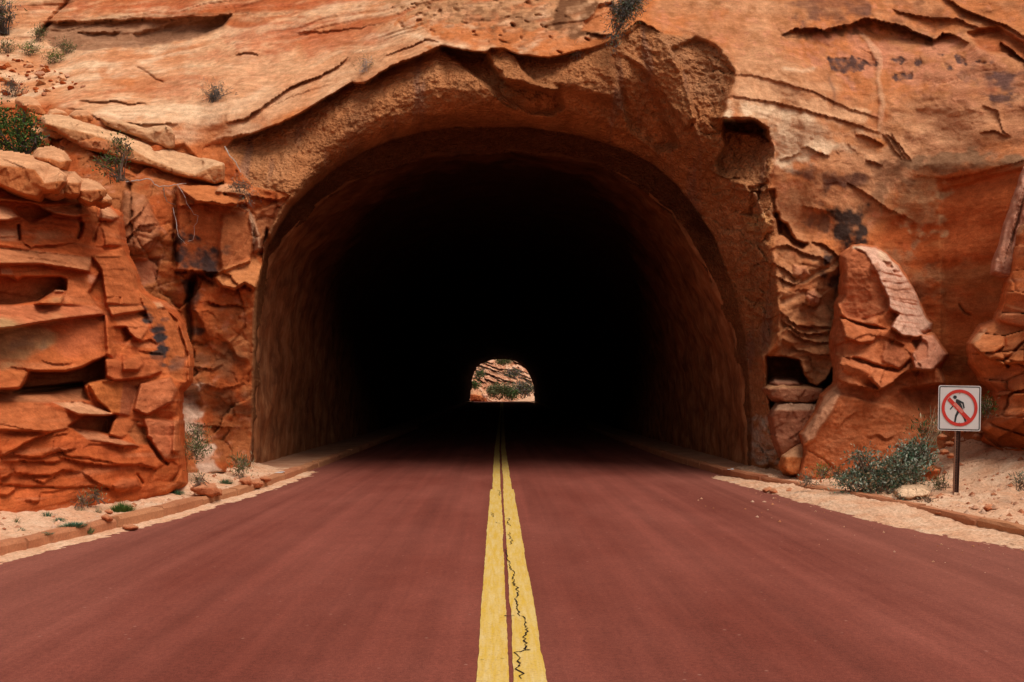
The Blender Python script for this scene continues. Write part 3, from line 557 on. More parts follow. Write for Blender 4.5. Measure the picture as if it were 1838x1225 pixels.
# ring where the lining ends against the rock, near and far
n = len(pr); dxy = (pr-np.array([cxm, czm])); dxy /= np.linalg.norm(dxy, axis=1)[:, None]; o2 = pr+dxy*.7
o3 = pr+dxy*9; v = [(a+.6, EXIT, b+zr(EXIT)) for a, b in pr]+[(a+.6, EXIT+.05, b+zr(EXIT)) for a, b in o3]; mesh('far_portal', v, [(i, i+1, n+i+1, n+i) for i in range(n-1)], 'dirt', TUN)

# ------------------------------------------------------------------ road, kerbs, verges
def interp(P): 
    a = np.array(P, float); return lambda y: np.interp(y, a[:, 0], a[:, 1])
KL = interp([(-6,-9.5),(3,-6.4),(6,-5.45),(9.3,-4.65),(12.4,-4.12),(16.1,-3.80),(28,-3.74),(152,-3.14),(170,-3.1)]); KR = interp([(-6,9.5),(4,6.7),(8,5.85),(10.4,5.5),(13.2,5.2),(15,4.94),(16,4.75),(18.4,4.3),(23.7,4.07),(28,4.07),(152,4.67),(170,4.7)])
ys_ = np.r_[np.arange(-8, 30, 1.), np.arange(30, 168, 3.), 168]
cols = np.linspace(-1, 1, 9)
v = [(c*9 if y < 19 else (-4.7+(c+1)*4.85), y, zr(y)) for y in ys_ for c in cols]
mesh('road', v, [(i*9+j, i*9+j+1, (i+1)*9+j+1, (i+1)*9+j) for i in range(len(ys_)-1) for j in range(8)], 'asphalt'); ROAD = bpy.data.objects['road']; tag(ROAD, 'dark red asphalt road running straight into the tunnel', kind='structure')
mesh('ground', [(-150,-80,-.06),(150,-80,-.06),(150,300,-.06),(-150,300,-.06)], [(0,1,2,3)], 'dirt'); tag(bpy.data.objects['ground'], 'dry ground under and beyond the cliff', kind='structure')
def stripe(name, a, b, seed, parent, y0=2.0, y1=150, z=.004):
    ys_ = np.r_[np.arange(y0, 22, .06), np.arange(22, y1, .5)]; n = len(ys_); jj = lambda s: fbm(ys_*.9, ys_*0+s, 3, seed)*.010+fbm(ys_*11, ys_*0+s, 3, seed+4)*.004
    wid = np.where(ys_ < 16.2, 0, .028)*1.
    L = a+jj(.5)+wid*(1 if name == 'left' else .3); R = b+jj(7.5)-wid*(.3 if name == 'left' else 1)
    v = []; 
    for i in range(n): v += [(L[i]+xr(ys_[i]), ys_[i], zr(ys_[i])+z), (R[i]+xr(ys_[i]), ys_[i], zr(ys_[i])+z)]
    o = mesh('road_line', v, [(2*i, 2*i+1, 2*i+3, 2*i+2) for i in range(n-1)], 'yellow_paint'); return o
LINE1 = stripe('left', -.113, .060, 500, None); LINE2 = stripe('right', .092, .262, 520, None)
tag(LINE1, 'left one of the two yellow centre lines', 'road line', 'double yellow centre line'); tag(LINE2, 'right one of the two yellow centre lines, with a jagged black crack', 'road line', 'double yellow centre line')
def gpt(px, py, z=0.0):      # point of the ground plane seen at that pixel
    dy = (py-712)/F; Y = (1.5-z)/dy
    for _ in range(3):
        x, y, zz = unproj(px, py, Y); Y *= (1.5-z)/(1.5-zz)
    x, y, zz = unproj(px, py, Y); return x, y
def cracks(lines, parent, z=.0075, w=.0048):
    v = []; f = []
    for L in lines:
        pts = []
        for i in range(len(L)-1):
            (a, b), (c, d) = gpt(*L[i]), gpt(*L[i+1]); n = max(2, int(math.hypot(c-a, d-b)/.035))
            for j in range(n): pts.append((a+(c-a)*j/n+random.gauss(0, .009), b+(d-b)*j/n+random.gauss(0, .008)))
        for i in range(len(pts)-1):
            (a, b), (c, d) = pts[i], pts[i+1]; L_ = math.hypot(c-a, d-b) or 1; nx, ny = -(d-b)/L_, (c-a)/L_; ww = w*random.uniform(.4, 1.3); k_ = len(v)
            v += [(a-nx*ww, b-ny*ww, z), (a+nx*ww, b+ny*ww, z), (c+nx*ww, d+ny*ww, z), (c-nx*ww, d-ny*ww, z)]; f.append((k_, k_+1, k_+2, k_+3))
    o = mesh('crack', v, f, 'crack'); o.parent = parent; return o
def cz(pts): return [(820+a/2.635, 760+b/2.635) for a, b in pts]
cracks([cz([(230,600),(240,640),(252,690),(262,700),(275,715),(262,740),(280,775),(292,800),(280,840),(290,885),(280,905),(318,925),(322,965),(334,975),(315,1010),(322,1040),(330,1075),(345,1075),(322,1078),(335,1050)]),
        cz([(330,1078),(300,1085),(275,1092),(290,1105),(298,1150),(284,1160),(300,1190),(290,1225)]), cz([(232,455),(248,452),(240,470),(255,490)]), cz([(255,520),(245,530),(262,560),(252,580)]), cz([(232,408),(236,412)])], LINE2)
cracks([cz([(215,914),(245,914),(275,914)]), cz([(180,470),(200,476),(215,474)]), cz([(165,425),(172,445),(180,446)]), cz([(196,318),(205,325),(200,345)])], LINE1, w=.005)
cracks([cz([(118,1128),(145,1128)]), cz([(215,1119),(242,1120)])], LINE1, w=.002)

def kerb(side, KF, root):
    y = -4.; 
    n0 = 0
    while y < 46:
        L = random.uniform(1.0, 1.9) if y > 3 else 2.0
        if y > 30: L = 4.
        y1 = y+L; g = .018; top = .13+random.uniform(-.012, .012); w = .17; x0, x1 = float(KF(y+g)), float(KF(y1-g)); s = side; dz = random.uniform(-.008, .008); off = random.uniform(-.012, .012)
        b_ = bmesh.new(); k_ = max(2, int(L/.25)); rings = []
        for i in range(k_+1):
            t_ = i/k_; xx = x0+(x1-x0)*t_+off; yy = y+g+(L-2*g)*t_; r = lambda: random.uniform(-.007, .007); zz = zr(yy)
            rings.append([b_.verts.new((xx+s*0+r(), yy, zz-.08)), b_.verts.new((xx+s*.006+r(), yy, zz+top-.03+r())), b_.verts.new((xx+s*.03+r(), yy, zz+top+r())), b_.verts.new((xx+s*(w-.01)+r(), yy, zz+top+r())), b_.verts.new((xx+s*w, yy, zz-.08))])
        for i in range(k_):
            for j in range(4): b_.faces.new((rings[i][j], rings[i][j+1], rings[i+1][j+1], rings[i+1][j]))
        b_.faces.new(rings[0]); b_.faces.new(rings[-1][::-1]); bmesh.ops.recalc_face_normals(b_, faces=b_.faces)
        me = bpy.data.meshes.new('kerb_stone'); b_.to_mesh(me); b_.free(); me.materials.append(MAT['kerbstone']); o = bpy.data.objects.new('kerb_stone', me); S.collection.objects.link(o); o.parent = root
        y = y1
KEL = empty('kerb'); tag(KEL, 'low reddish stone kerb along the left edge of the road', 'kerb'); KER = empty('kerb'); tag(KER, 'low reddish stone kerb along the right edge, partly buried in sand', 'kerb')
random.seed(3); kerb(-1, KL, KEL); kerb(1, KR, KER)
def sheet(name, X, Y, Z, mat, label, kind='structure'):
    ny, nx = X.shape; idx = np.arange(ny*nx).reshape(ny, nx); q = np.stack([idx[:-1, :-1], idx[:-1, 1:], idx[1:, 1:], idx[1:, :-1]], -1).reshape(-1, 4)
    me = bpy.data.meshes.new(name); co = np.stack([X, Y, Z], -1).reshape(-1, 3).astype('f4'); me.vertices.add(len(co)); me.vertices.foreach_set('co', co.reshape(-1)); me.loops.add(q.size); me.loops.foreach_set('vertex_index', q.reshape(-1).astype('i4'))
    me.polygons.add(len(q)); me.polygons.foreach_set('loop_start', np.arange(0, q.size, 4, dtype='i4')); me.polygons.foreach_set('use_smooth', np.ones(len(q), bool)); me.update(calc_edges=True); me.materials.append(MAT[mat])
    o = bpy.data.objects.new(name, me); S.collection.objects.link(o); tag(o, label, kind=kind); return o
yy = np.r_[np.arange(-4, 4, .3), np.arange(4, 19.6, .05)]; oo = np.r_[np.arange(0, 1.8, .04), np.arange(1.8, 5, .12), np.arange(5, 9, .5)]
O, Yg = np.meshgrid(oo, yy)
def hl(O, Y): return .115 + .14*sst(.15, 1.1, O) + .08*sst(1., 2.5, O) + .03*fbm(O*1.5, Y*1.5, 4, 600)*sst(0, .3, O) + .022*fbm(O*9, Y*9, 3, 601)*sst(.05, .3, O)
def hr(O, Y): return .115 + .10*sst(.1, 1.4, O) + .52*sst(1.1, 3.4, O) + .5*sst(3, 6, O) + .10*fbm(O*1.3, Y*1.3, 4, 610)*sst(.2, 1.2, O)+ .045*fbm(O*7, Y*7, 4, 611)*sst(.05, .3, O) + .015*fbm(O*22, Y*22, 3, 612)*sst(.05, .3, O)
def groundY(px, py):
    Y = np.arange(5, 19.5, .01); x, y_, z = unproj(px, py, Y)
    Ol = KL(Y)-.165-x; Or = x-KR(Y)-.165
    h_ = np.where(Ol > 0, hl(np.maximum(Ol, 0), Y), np.where(Or > 0, hr(np.maximum(Or, 0), Y), np.where((Ol > -.165) | (Or > -.165), .13, .012)))
    m_ = np.nonzero(z <= h_)[0]; return float(Y[m_[0]]) if len(m_) else 18.
gl = sheet('left_verge', KL(Yg)-.165-O, Yg, hl(O, Yg), 'sand', 'pale sandy strip between the left kerb and the red outcrop'); gr = sheet('right_verge', KR(Yg)+.165+O, Yg, hr(O, Yg), 'sand', 'sandy bank behind the right kerb, rising to the cliff')
# walkways inside
yy = np.r_[np.arange(18.8, 40, .3), np.arange(40, EXIT, 3)]; oo = np.linspace(0, 1.05, 8); O, Yg = np.meshgrid(oo, yy)
sheet('left_walkway', KL(Yg)-.165-O, Yg, zr(Yg)+.118+.012*fbm(O*3, Yg*2, 3, 620), 'dirt', 'narrow raised walkway along the left tunnel wall'); sheet('right_walkway', KR(Yg)+.165+O, Yg, zr(Yg)+.118+.012*fbm(O*3, Yg*2, 3, 621), 'dirt', 'narrow raised walkway along the right tunnel wall')
# sand drifted onto the road
yy = np.arange(5, 18.6, .035); oo = np.linspace(0, 1, 60); O, Yg = np.meshgrid(oo, yy); XO = interp([(4,6.3),(8,5.8),(9.8,5.28),(10.7,4.95),(11.5,4.68),(13.9,4.50),(16,4.38),(18,4.2),(18.6,4.2)])
bur = interp([(5,0),(9.5,.10),(11.5,.25),(12.3,.55),(12.8,1.05),(13.3,.95),(13.8,.75),(14.5,1.0),(15.2,.6),(16,.7),(17,.35),(18.6,0)])
X = KR(Yg)+.02 + (XO(Yg)-.35-KR(Yg))*O; Z = -.008 + (.02+.105*bur(Yg)*(1-O)**.8)*(1-sst(.55, 1.0, O)) + .020*fbm(X*4, Yg*2.4, 3, 630)+.020*fbm(X*16, Yg*9, 4, 631) - .018*sst(.6, 1, O)
sheet('sand_drift', X, Yg, Z, 'sand', 'sand drifted over the right kerb onto the road', 'stuff')
yy = np.arange(4, 20, .035); oo = np.linspace(0, .55, 26); O, Yg = np.meshgrid(oo, yy); X = KL(Yg)-.02+O; Z = -.006+.022*(1-sst(.05, .30, O)) + .012*fbm(X*3, Yg*1.5, 3, 640)+.014*fbm(X*14, Yg*8, 4, 641) - .02*sst(.2, .5, O)
sheet('sand_drift', X, Yg, Z, 'sand', 'thin line of sand along the foot of the left kerb', 'stuff')
#@@OBJ
# ------------------------------------------------------------------ outcrops in front of the cliff
def Z(ox, oy, s, P): return [(ox+a/s, oy+b/s) for a, b in P]
def A_(*P): return Z(0, 260, 6.125, P)
def C_(*P): return Z(0, 440, 4.375, P)
def D_(*P): return Z(0, 640, 4.375, P)
def outline(f, poly, R=14, h=.35, plunge=.16, ext=9):
    """round the surface off towards its outline and turn it back behind"""
    d = psd(f.WX*.7+f.X*.3, f.WY*.7+f.Yp*.3, poly)
    t = np.clip((R-d)/R, 0, 1); f.D += (h*(1-np.sqrt(1-t**2))).astype('f4') + np.where(d < 0, -d*plunge, 0)
    return d > -ext
def colours(f, a, b, c, seed, strat=0, sl=0.):
    u, v = f.U, f.V; n0 = fbm(u*1.1, v*1.1, 4, seed); n1 = fbm(u*4, v*4, 4, seed+3); n2 = fbm(u*1.5, (v+sl*u)*9, 4, seed+5)
    f.C[:] = a
    for m, cc in ((sst(-.1, .45, n0+n1*.5), b), (sst(.05, .5, n1-n0*.5+strat*n2), c), (sst(.15, .5, n2)*strat, PALE)): f.C += (np.array(cc, 'f4')-f.C)*(m*.6)[..., None]
OP = [(-540,330),(-100,290),(0,325),(60,335),(100,345),(140,352),(178,372),(213,388),(217,428),(224,459),(238,486),(247,516),(256,528),(273,542),(294,549),(302,556),(315,567),(324,584),(338,629),(340,652),(338,683),
      (322,700),(318,735),(322,760),(324,812),(330,868),(300,890),(200,920),(0,960),(-540,1250)]
OB = rbf([(0,915,11.0),(330,865,14.0),(160,890,12.2),(0,300,12.9),(215,390,14.9),(330,640,14.9),(340,730,14.6),(-500,1050,8.6),(-500,250,10.4),(150,600,12.9),(0,600,11.8),(100,330,13.9),(250,760,13.5),(0,780,11.2),(330,500,16),(-250,950,9.8),(-250,300,11.6)])
g = Field(axis(-14, 350, -540, 350, 1.9, 10), axis(280, 930, 200, 1150, 1.9, 10), lambda X, Y: OB(X, Y), seed=5, jit=1.3)
u, v = g.U, g.V
colours(g, (.54,.118,.034), (.60,.175,.055), (.43,.088,.028), 700, .25, .1)
sv = v-.12*u+.2*fbm(u*.8, v*.8, 3, 710)
st = pn(sv*5, u*.5, 711)*.5+pn(sv*12, u*.9, 712)*.35+pn(sv*24, u*1.6, 713)*.2
topz = sst(520, 440, g.Yp); g.D += st*(.09*topz+.012) + fbm(u*.9, v*.9, 4, 715)*.22
f1, f2, idn, dx, dy = voro(u*1.5+.3*fbm(u*2, v*2, 3, 720), v*2.6+.25*u, 31)
low = sst(740, 790, g.Yp)
_lg = g.ledge
def soft_ledge(P, amp, up=30, dn=18, under=.45, c=None): _lg(P, amp*.62, up*1.5, dn*.9, under*.8)
g.ledge = soft_ledge
g.D += (.12+.33*low)*((rnd(idn, 1)-.5)*.16+dx*(rnd(idn, 2)-.5)*.35+dy*(rnd(idn, 3)-.62)*.40+.05*np.exp(-((f2-f1)/.05)**2)*low)
f1, f2, idn, dx, dy = voro(u*4+.3*fbm(u*3, v*3, 3, 722), v*6+.8*u, 33); g.D += ((rnd(idn, 1)-.5)*.03+dx*(rnd(idn, 2)-.5)*.06+dy*(rnd(idn, 3)-.6)*.07)*(.3+.7*sst(-.2, .3, fbm(u, v, 2, 34)))
f = g.facet
f(A_((-200,560),(150,570),(870,565),(900,660),(450,680),(330,640),(-200,600)), -.10, 0, -1.2, c=ORNG, a=.7); g.ledge(A_((0,610),(230,640),(330,650),(460,685)), .3, 12, 8); g.ledge(A_((460,688),(700,680),(900,662)), .12, 8, 6)
f(A_((450,690),(930,665),(980,770),(830,800),(600,760)), -.22, .1, -1.3, c=PALE, a=.75); g.ledge(A_((560,760),(700,790),(840,805),(985,775)), .3, 10, 8, .5)
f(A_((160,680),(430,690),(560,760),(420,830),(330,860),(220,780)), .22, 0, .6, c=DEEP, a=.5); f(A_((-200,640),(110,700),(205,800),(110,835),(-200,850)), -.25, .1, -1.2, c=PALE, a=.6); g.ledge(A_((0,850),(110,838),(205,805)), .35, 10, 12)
g.ledge(A_((230,880),(420,840),(640,870),(900,850)), .10, 8, 8); g.ledge(A_((300,910),(420,920),(640,960),(830,990)), .12, 8, 7); g.ledge(A_((240,1070),(340,1130),(500,1115),(830,1085)), .30, 14, 7, .5); g.crack(A_((190,880),(205,1000),(215,1060)), 2.2, .25)
g.ledge(A_((0,1010),(180,1020)), .12, 8, 6); g.paint(A_((400,950),(830,950),(830,1070),(400,1060)), TAN, .5, 6); g.paint(A_((0,940),(190,950),(180,1010),(0,1010)), PALE, .5, 5)
f(A_((885,640),(1100,680),(1080,860),(900,860)), -.06, .6, 0, c=ORNG, a=.5); g.crack(A_((1100,670),(1080,850),(1040,960),(1020,1080)), 3, .25); g.crack(A_((905,860),(880,960),(840,1040)), 3, .25)
g.bulge(A_((1100,680),(1200,665),(1315,790),(1240,850),(1090,840)), .22, 12, PALE, .7); g.ledge(A_((1090,842),(1230,858),(1320,800)), .25, 8, 7)
f(A_((1090,860),(1290,860),(1340,1110),(1150,1110),(1140,960)), -.1, .2, -.2, c=(.52,.15,.05), a=.5); g.ledge(A_((1020,1110),(1160,1120),(1345,1130)), .14, 8, 5); g.ledge(A_((1080,1180),(1200,1170),(1350,1180)), .1, 8, 5)
f(C_((-900,-20),(60,20),(720,100),(700,210),(480,170),(340,150),(-900,150)), -.10, .05, -1.0, c=TAN, a=.5); g.ledge(C_((0,20),(300,60),(620,90)), .12, 8, 6); g.ledge(C_((0,80),(330,110),(700,180)), .10, 8, 6)
g.ledge(C_((-400,155),(0,150),(340,152),(480,172),(710,212)), .38, 16, 12, .45)
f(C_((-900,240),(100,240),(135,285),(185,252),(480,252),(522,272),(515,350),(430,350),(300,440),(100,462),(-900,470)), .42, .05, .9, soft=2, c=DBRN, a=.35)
f(C_((0,180),(90,190),(130,285),(60,240),(0,238)), -.1, .5, -1.0, c=PALE, a=.5); f(C_((280,462),(390,402),(500,392),(485,465)), -.35, .4, -1.0, soft=2, c=ORNG, a=.6); g.bulge(C_((415,350),(460,342),(505,355),(500,368),(420,366)), .15, 5, PALE, .6)
f(C_((520,275),(660,245),(750,218),(700,300),(690,370),(760,480),(830,540),(640,482),(500,465)), -.05, .1, -.2, c=(.55,.165,.06), a=.6); g.ridgeline(C_((690,215),(680,370),(760,480),(815,545)), -.3, -1, 14); g.paint(C_((690,225),(750,250),(735,320),(690,370)), PINK, .8, 4)
f(C_((-900,475),(500,467),(760,482),(812,548),(590,572),(0,662),(-900,720)), -.22, 0, -1.2, soft=2, c=(.56,.175,.075), a=.8); g.ledge(C_((-900,715),(0,660),(300,615),(590,572),(815,552)), .34, 14, 12, .5)
g.ledge(C_((0,520),(90,545),(200,560),(300,595)), .12, 6, 5); g.crack(C_((355,515),(345,555)), 2, .08)
f(C_((-900,720),(0,662),(590,574),(820,556),(850,860),(820,900),(700,930),(500,990),(230,985),(200,960),(-900,1030)), .10, .0, -.18, soft=2, flat=.5)
g.paint(C_((-900,700),(0,665),(450,600),(450,740),(300,880),(0,950),(-900,1000)), (.48,.25,.11), .8, 14, .8, 2); g.paint(C_((460,600),(820,560),(850,850),(600,940),(440,850)), (.50,.13,.05), .8, 10, .5)
for a in (90, 180, 240, 330): g.paint(C_((a,640),(a+26,636),(a+30,800),(a,820)), (.34,.2,.12), .35, 5, 1)
g.ledge(C_((0,990),(100,965),(220,975)), .14, 10, 8); g.ledge(C_((200,985),(330,1000),(500,995),(640,960),(840,875)), .45, 20, 22, .55); g.ledge(C_((320,905),(410,935),(500,940),(580,925)), .14, 9, 5)
f(C_((720,90),(960,20),(1060,200),(1112,470),(830,468),(800,190)), -.16, .25, -.1, soft=2, c=(.52,.145,.048), a=.75, flat=.4); g.ledge(C_((800,190),(900,185),(1050,195)), .08, 8, 4); g.ledge(C_((810,405),(860,410),(900,405)), .12, 8, 4); g.ledge(C_((700,85),(900,100),(970,90)), .14, 8, 5)
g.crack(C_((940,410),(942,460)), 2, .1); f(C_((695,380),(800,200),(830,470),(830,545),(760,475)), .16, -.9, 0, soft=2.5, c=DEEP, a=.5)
f(C_((835,475),(1112,465),(1135,520),(880,560)), -.14, .1, -1.1, soft=2, c=(.60,.20,.075), a=.7); f(C_((880,555),(1135,520),(1170,640),(1100,760),(1020,700),(990,635),(930,630)), -.02, .1, -.9, soft=2, c=(.60,.185,.07), a=.7)
g.ledge(C_((985,635),(1060,640),(1150,640)), .12, 6, 6); g.ledge(C_((1040,720),(1120,758),(1180,735),(1240,780)), .28, 8, 10, .6); f(C_((900,640),(990,640),(1040,720),(960,800),(880,760),(860,650)), .18, .7, 0, soft=2.5, c=DEEP, a=.4)
f(C_((860,620),(950,760),(930,770),(900,900),(830,860),(830,560)), -.1, .8, 0, soft=3); f(C_((960,800),(1100,830),(1120,930),(1080,990),(960,990)), -.1, .3, -.6); g.ledge(C_((1090,830),(1180,845),(1280,855)), .2, 8, 6)
f(C_((1080,350),(1200,450),(1300,500),(1400,600),(1480,860),(1470,1070),(1340,1030),(1300,830),(1240,760),(1200,640),(1130,500)), .10, .9, -.1, soft=2, c=(.56,.17,.055), a=.6); g.bulge(C_((1200,450),(1260,450),(1300,500),(1230,500)), .12, 6, PALE, .7)
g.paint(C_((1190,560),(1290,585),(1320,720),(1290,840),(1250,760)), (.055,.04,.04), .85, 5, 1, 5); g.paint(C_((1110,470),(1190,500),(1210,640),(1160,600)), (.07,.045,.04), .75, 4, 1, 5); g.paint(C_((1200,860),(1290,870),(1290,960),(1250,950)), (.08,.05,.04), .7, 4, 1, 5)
g.paint(C_((1380,860),(1470,880),(1460,980),(1370,960)), (.2,.09,.06), .6, 6, 1); g.ledge(C_((1300,870),(1400,880),(1470,870)), .06, 6, 5)
f(C_((820,900),(960,915),(1090,870),(1280,865),(1268,985),(1180,1035),(900,1065),(825,1030)), -.15, .2, .1, soft=2, c=(.48,.13,.05), a=.5); g.ledge(C_((700,1070),(900,1070),(1180,1040),(1270,985)), .4, 14, 14, .5); g.ledge(C_((960,990),(1080,985),(1090,960)), .12, 7, 5)
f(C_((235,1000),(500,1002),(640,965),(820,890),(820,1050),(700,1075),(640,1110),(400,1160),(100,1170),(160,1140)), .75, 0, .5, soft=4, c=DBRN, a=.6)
f(D_((-900,110),(60,105),(215,130),(230,190),(150,262),(-900,275)), -.2, 0, -.5, soft=3, c=(.56,.165,.055), a=.5); g.ledge(D_((-400,280),(0,272),(150,264),(230,195)), .35, 14, 14)
f(D_((-900,300),(200,255),(640,205),(700,340),(560,350),(300,362),(-900,330)), .25, .1, -1.6, soft=3, c=TAN, a=.5)
f(D_((-900,330),(300,365),(520,440),(640,455),(520,572),(400,592),(-900,540)), -.10, .1, -.3, soft=2, c=(.58,.17,.06), a=.7); g.ledge(D_((300,362),(380,345),(560,352),(700,345)), .14, 8, 6)
f(D_((420,362),(640,352),(900,460),(830,472),(620,462)), -.12, 0, -1.8, soft=2, c=PALE, a=.7); g.ledge(D_((540,440),(620,462),(830,474),(905,462)), .36, 8, 16, .6)
f(D_((680,205),(820,192),(965,202),(940,462),(880,450),(760,340)), -.20, .2, -.1, soft=2, c=(.58,.175,.05), a=.8); f(D_((965,205),(1092,240),(1020,465),(940,462)), -.06, .9, 0, soft=2, c=(.35,.12,.06), a=.6)
f(D_((1100,215),(1335,160),(1392,262),(1340,372),(1150,465),(1050,420)), -.26, .1, .05, soft=2, c=(.52,.165,.07), a=.7); f(D_((1150,470),(1340,375),(1410,440),(1380,520),(1200,500)), .12, .2, 1.2, soft=2, c=DEEP, a=.6)
f(D_((540,560),(650,475),(830,474),(905,470),(850,612),(700,580)), .38, 0, .8, soft=3, c=DBRN, a=.4); f(D_((860,520),(940,470),(1100,510),(1010,600),(960,645),(850,615)), -.08, .5, -.2, soft=2, c=(.55,.16,.055), a=.6)
f(D_((1000,600),(1060,530),(1150,560),(1160,690),(1080,690)), .1, .3, 0, soft=2.5, c=BRWN, a=.6); f(D_((1130,490),(1390,505),(1370,740),(1280,825),(1160,640)), -.10, .35, 0, soft=2.5, c=(.46,.15,.07), a=.6)
f(D_((1360,500),(1400,470),(1410,620),(1440,740),(1440,800),(1350,740)), -.1, .9, 0, soft=2, c=(.5,.16,.06), a=.5); g.ledge(D_((1350,742),(1400,748),(1440,742)), .25, 8, 8)
f(D_((580,575),(760,600),(980,665),(1090,700),(960,700),(680,650)), -.05, 0, -1.8, soft=2, c=PALE, a=.4); g.ledge(D_((0,530),(200,572),(400,592),(560,575)), .14, 8, 6)
g.ledge(D_((0,790),(90,745),(160,705),(280,640),(410,600)), .45, 12, 12, .55); g.ledge(D_((0,570),(200,600),(300,585),(420,600)), .12, 8, 5); g.ledge(D_((360,650),(440,620),(560,600)), .15, 8, 6)
g.ledge(D_((100,765),(250,795),(330,790),(420,755),(600,720)), .30, 12, 8); g.ledge(D_((460,790),(650,835),(810,855),(1040,852)), .32, 14, 8); g.ledge(D_((650,720),(700,690),(860,690),(1040,735)), .14, 8, 6); g.ledge(D_((420,640),(415,760)), .1, 6, 6)
g.ledge(D_((0,825),(200,822),(420,832),(500,815)), .22, 10, 8); g.ledge(D_((100,905),(260,935),(400,935),(490,895),(640,910)), .28, 12, 8); g.ledge(D_((0,960),(60,940),(100,905)), .28, 12, 8); g.ledge(D_((250,965),(340,992),(400,960),(450,920)), .20, 9, 7)
g.ledge(D_((640,912),(700,950),(750,985),(860,1040),(950,1070),(1115,1030)), .22, 12, 9); g.bulge(D_((880,1010),(960,950),(1080,960),(1115,1025),(1000,1060),(900,1050)), .16, 14, (.46,.13,.055), .6)
g.ledge(D_((0,1092),(80,1085),(118,1050),(125,1010)), .20, 10, 7); g.ledge(D_((200,1135),(310,1140),(320,1060)), .16, 8, 6); g.ledge(D_((320,1060),(420,1065),(520,1040)), .1, 8, 6); g.ledge(D_((1040,870),(1100,840),(1240,895)), .12, 8, 5)
g.crack(D_((1070,920),(1100,960),(1130,1005)), 2, .1, None); g.crack(D_((1430,860),(1400,930),(1340,990)), 2.5, .18)
g.crack(D_((1160,640),(1220,740),(1280,820),(1330,860)), 3, .22); g.ledge(D_((1280,830),(1340,810),(1420,870)), .12, 8, 6)
g.D += (fbm(u*10, v*14, 3, 730)*.014).astype('f4')
def soften(f_, n, a):
    D0 = f_.D.copy()
    for _ in range(n):
        P_ = np.pad(f_.D, 1, mode='edge'); f_.D = (P_[1:-1, 1:-1]*4+P_[:-2, 1:-1]*2+P_[2:, 1:-1]*2+P_[1:-1, :-2]*2+P_[1:-1, 2:]*2+P_[:-2, :-2]+P_[2:, 2:]+P_[:-2, 2:]+P_[2:, :-2])/16
    f_.D = f_.D*a+D0*(1-a)
soften(g, 1, .5)
gr_ = pn(sv*16, u*.8, 741)*.5+pn(sv*34, u*1.6, 742)*.5; gm = sst(-.2, .35, fbm(u*1.1, v*1.6, 3, 743)); g.D += (gr_*gm*.016+fbm(u*14, v*22, 3, 744)*.010).astype('f4'); g.C *= (1+.16*gr_*gm+.10*fbm(u*7, v*9, 4, 745))[..., None]
kp = outline(g, OP, 12, .30, .12, 10)
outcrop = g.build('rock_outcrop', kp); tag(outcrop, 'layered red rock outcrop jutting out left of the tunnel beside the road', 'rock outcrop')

# pillar right of the portal
def Q_(*P): return Z(1480, 420, 4.083, P)
PP = Q_((130,160),(200,100),(270,90),(370,110),(450,160),(540,240),(600,330),(650,430),(700,540),(740,620),(780,660),(770,700),(725,732),(800,742),(860,830),(895,880),(865,930),(830,985)) + [(1690,680),(1698,700),(1720,760),(1740,830),(1740,900),
      (1430,900),(1428,852),(1434,835),(1442,800),(1437,780),(1466,742),(1478,712),(1500,690),(1503,665),(1498,640)] + Q_((62,780),(75,700),(100,610),(100,520),(135,450),(130,390),(140,300))
h = Field(np.arange(1410, 1752, 1.8), np.arange(432, 902, 1.8), rbf([(1550,450,16.9),(1550,600,16.4),(1500,640,16.7),(1690,640,17.0),(1450,850,16.6),(1600,850,16.6),(1600,740,16.7),(1720,850,16.7),(1720,740,16.9),(1550,700,16.2)]), seed=8, jit=1.8)
u, v = h.U, h.V; colours(h, (.53,.155,.058), (.60,.20,.085), (.46,.12,.042), 800, .15, -.1)
h.D += fbm(u*1.2, v*1.2, 4, 810)*.12; f1, f2, idn, dx, dy = voro(u*1.6+.2*fbm(u*2, v*2, 3, 812), v*1.6, 51)
h.D += ((rnd(idn, 1)-.5)*.10+dx*(rnd(idn, 2)-.5)*.26+dy*(rnd(idn, 3)-.6)*.26)*(.25+.6*sst(560, 600, h.Yp)*sst(760, 700, h.Yp)); f1, f2, idn, dx, dy = voro(u*5+.3*fbm(u*3, v*3, 3, 813), v*6, 52); h.D += ((rnd(idn, 1)-.5)*.015+dx*(rnd(idn, 2)-.5)*.04+dy*(rnd(idn, 3)-.55)*.04)
f = h.facet
RD = Q_((200,100),(300,140),(345,190),(400,300),(420,350),(440,420),(460,470),(480,550),(545,590),(490,680))
f(Q_((205,96),(270,85),(370,105),(450,155),(540,235),(600,325),(655,425),(705,540),(745,620),(790,660),(775,705),(720,735),(560,745),(490,685),(545,600),(480,555),(462,470),(440,420),(410,340),(345,200),(300,140)), .0, .85, -.35, soft=2, c=(.74,.43,.30), a=.95)
f(Q_((140,160),(200,104),(300,142),(345,200),(410,340),(440,420),(462,470),(480,555),(420,600),(300,640),(160,610),(110,500),(140,380)), .05, -.1, .35, soft=2.5, c=(.47,.145,.065), a=.5)
for a in ((410,345,640,350),(440,392,650,410),(450,455,690,500),(480,480,690,520),(480,575,730,600),(400,270,590,310)): h.ledge(Q_((a[0],a[1]),((a[0]+a[2])/2,(a[1]+a[3])/2+8),(a[2],a[3])), .03, 7, 4); h.stroke(Q_((a[0],a[1]),((a[0]+a[2])/2,(a[1]+a[3])/2+8),(a[2],a[3])), (.40,.11,.05), 1.8, .9)
for a in ((420,330,620,340), (450,425,660,440), (460,520,700,560), (470,640,720,660), (480,665,700,690)): h.stroke(Q_((a[0],a[1]),(a[2],a[3])), (.50,.17,.09), 1.2, .6)
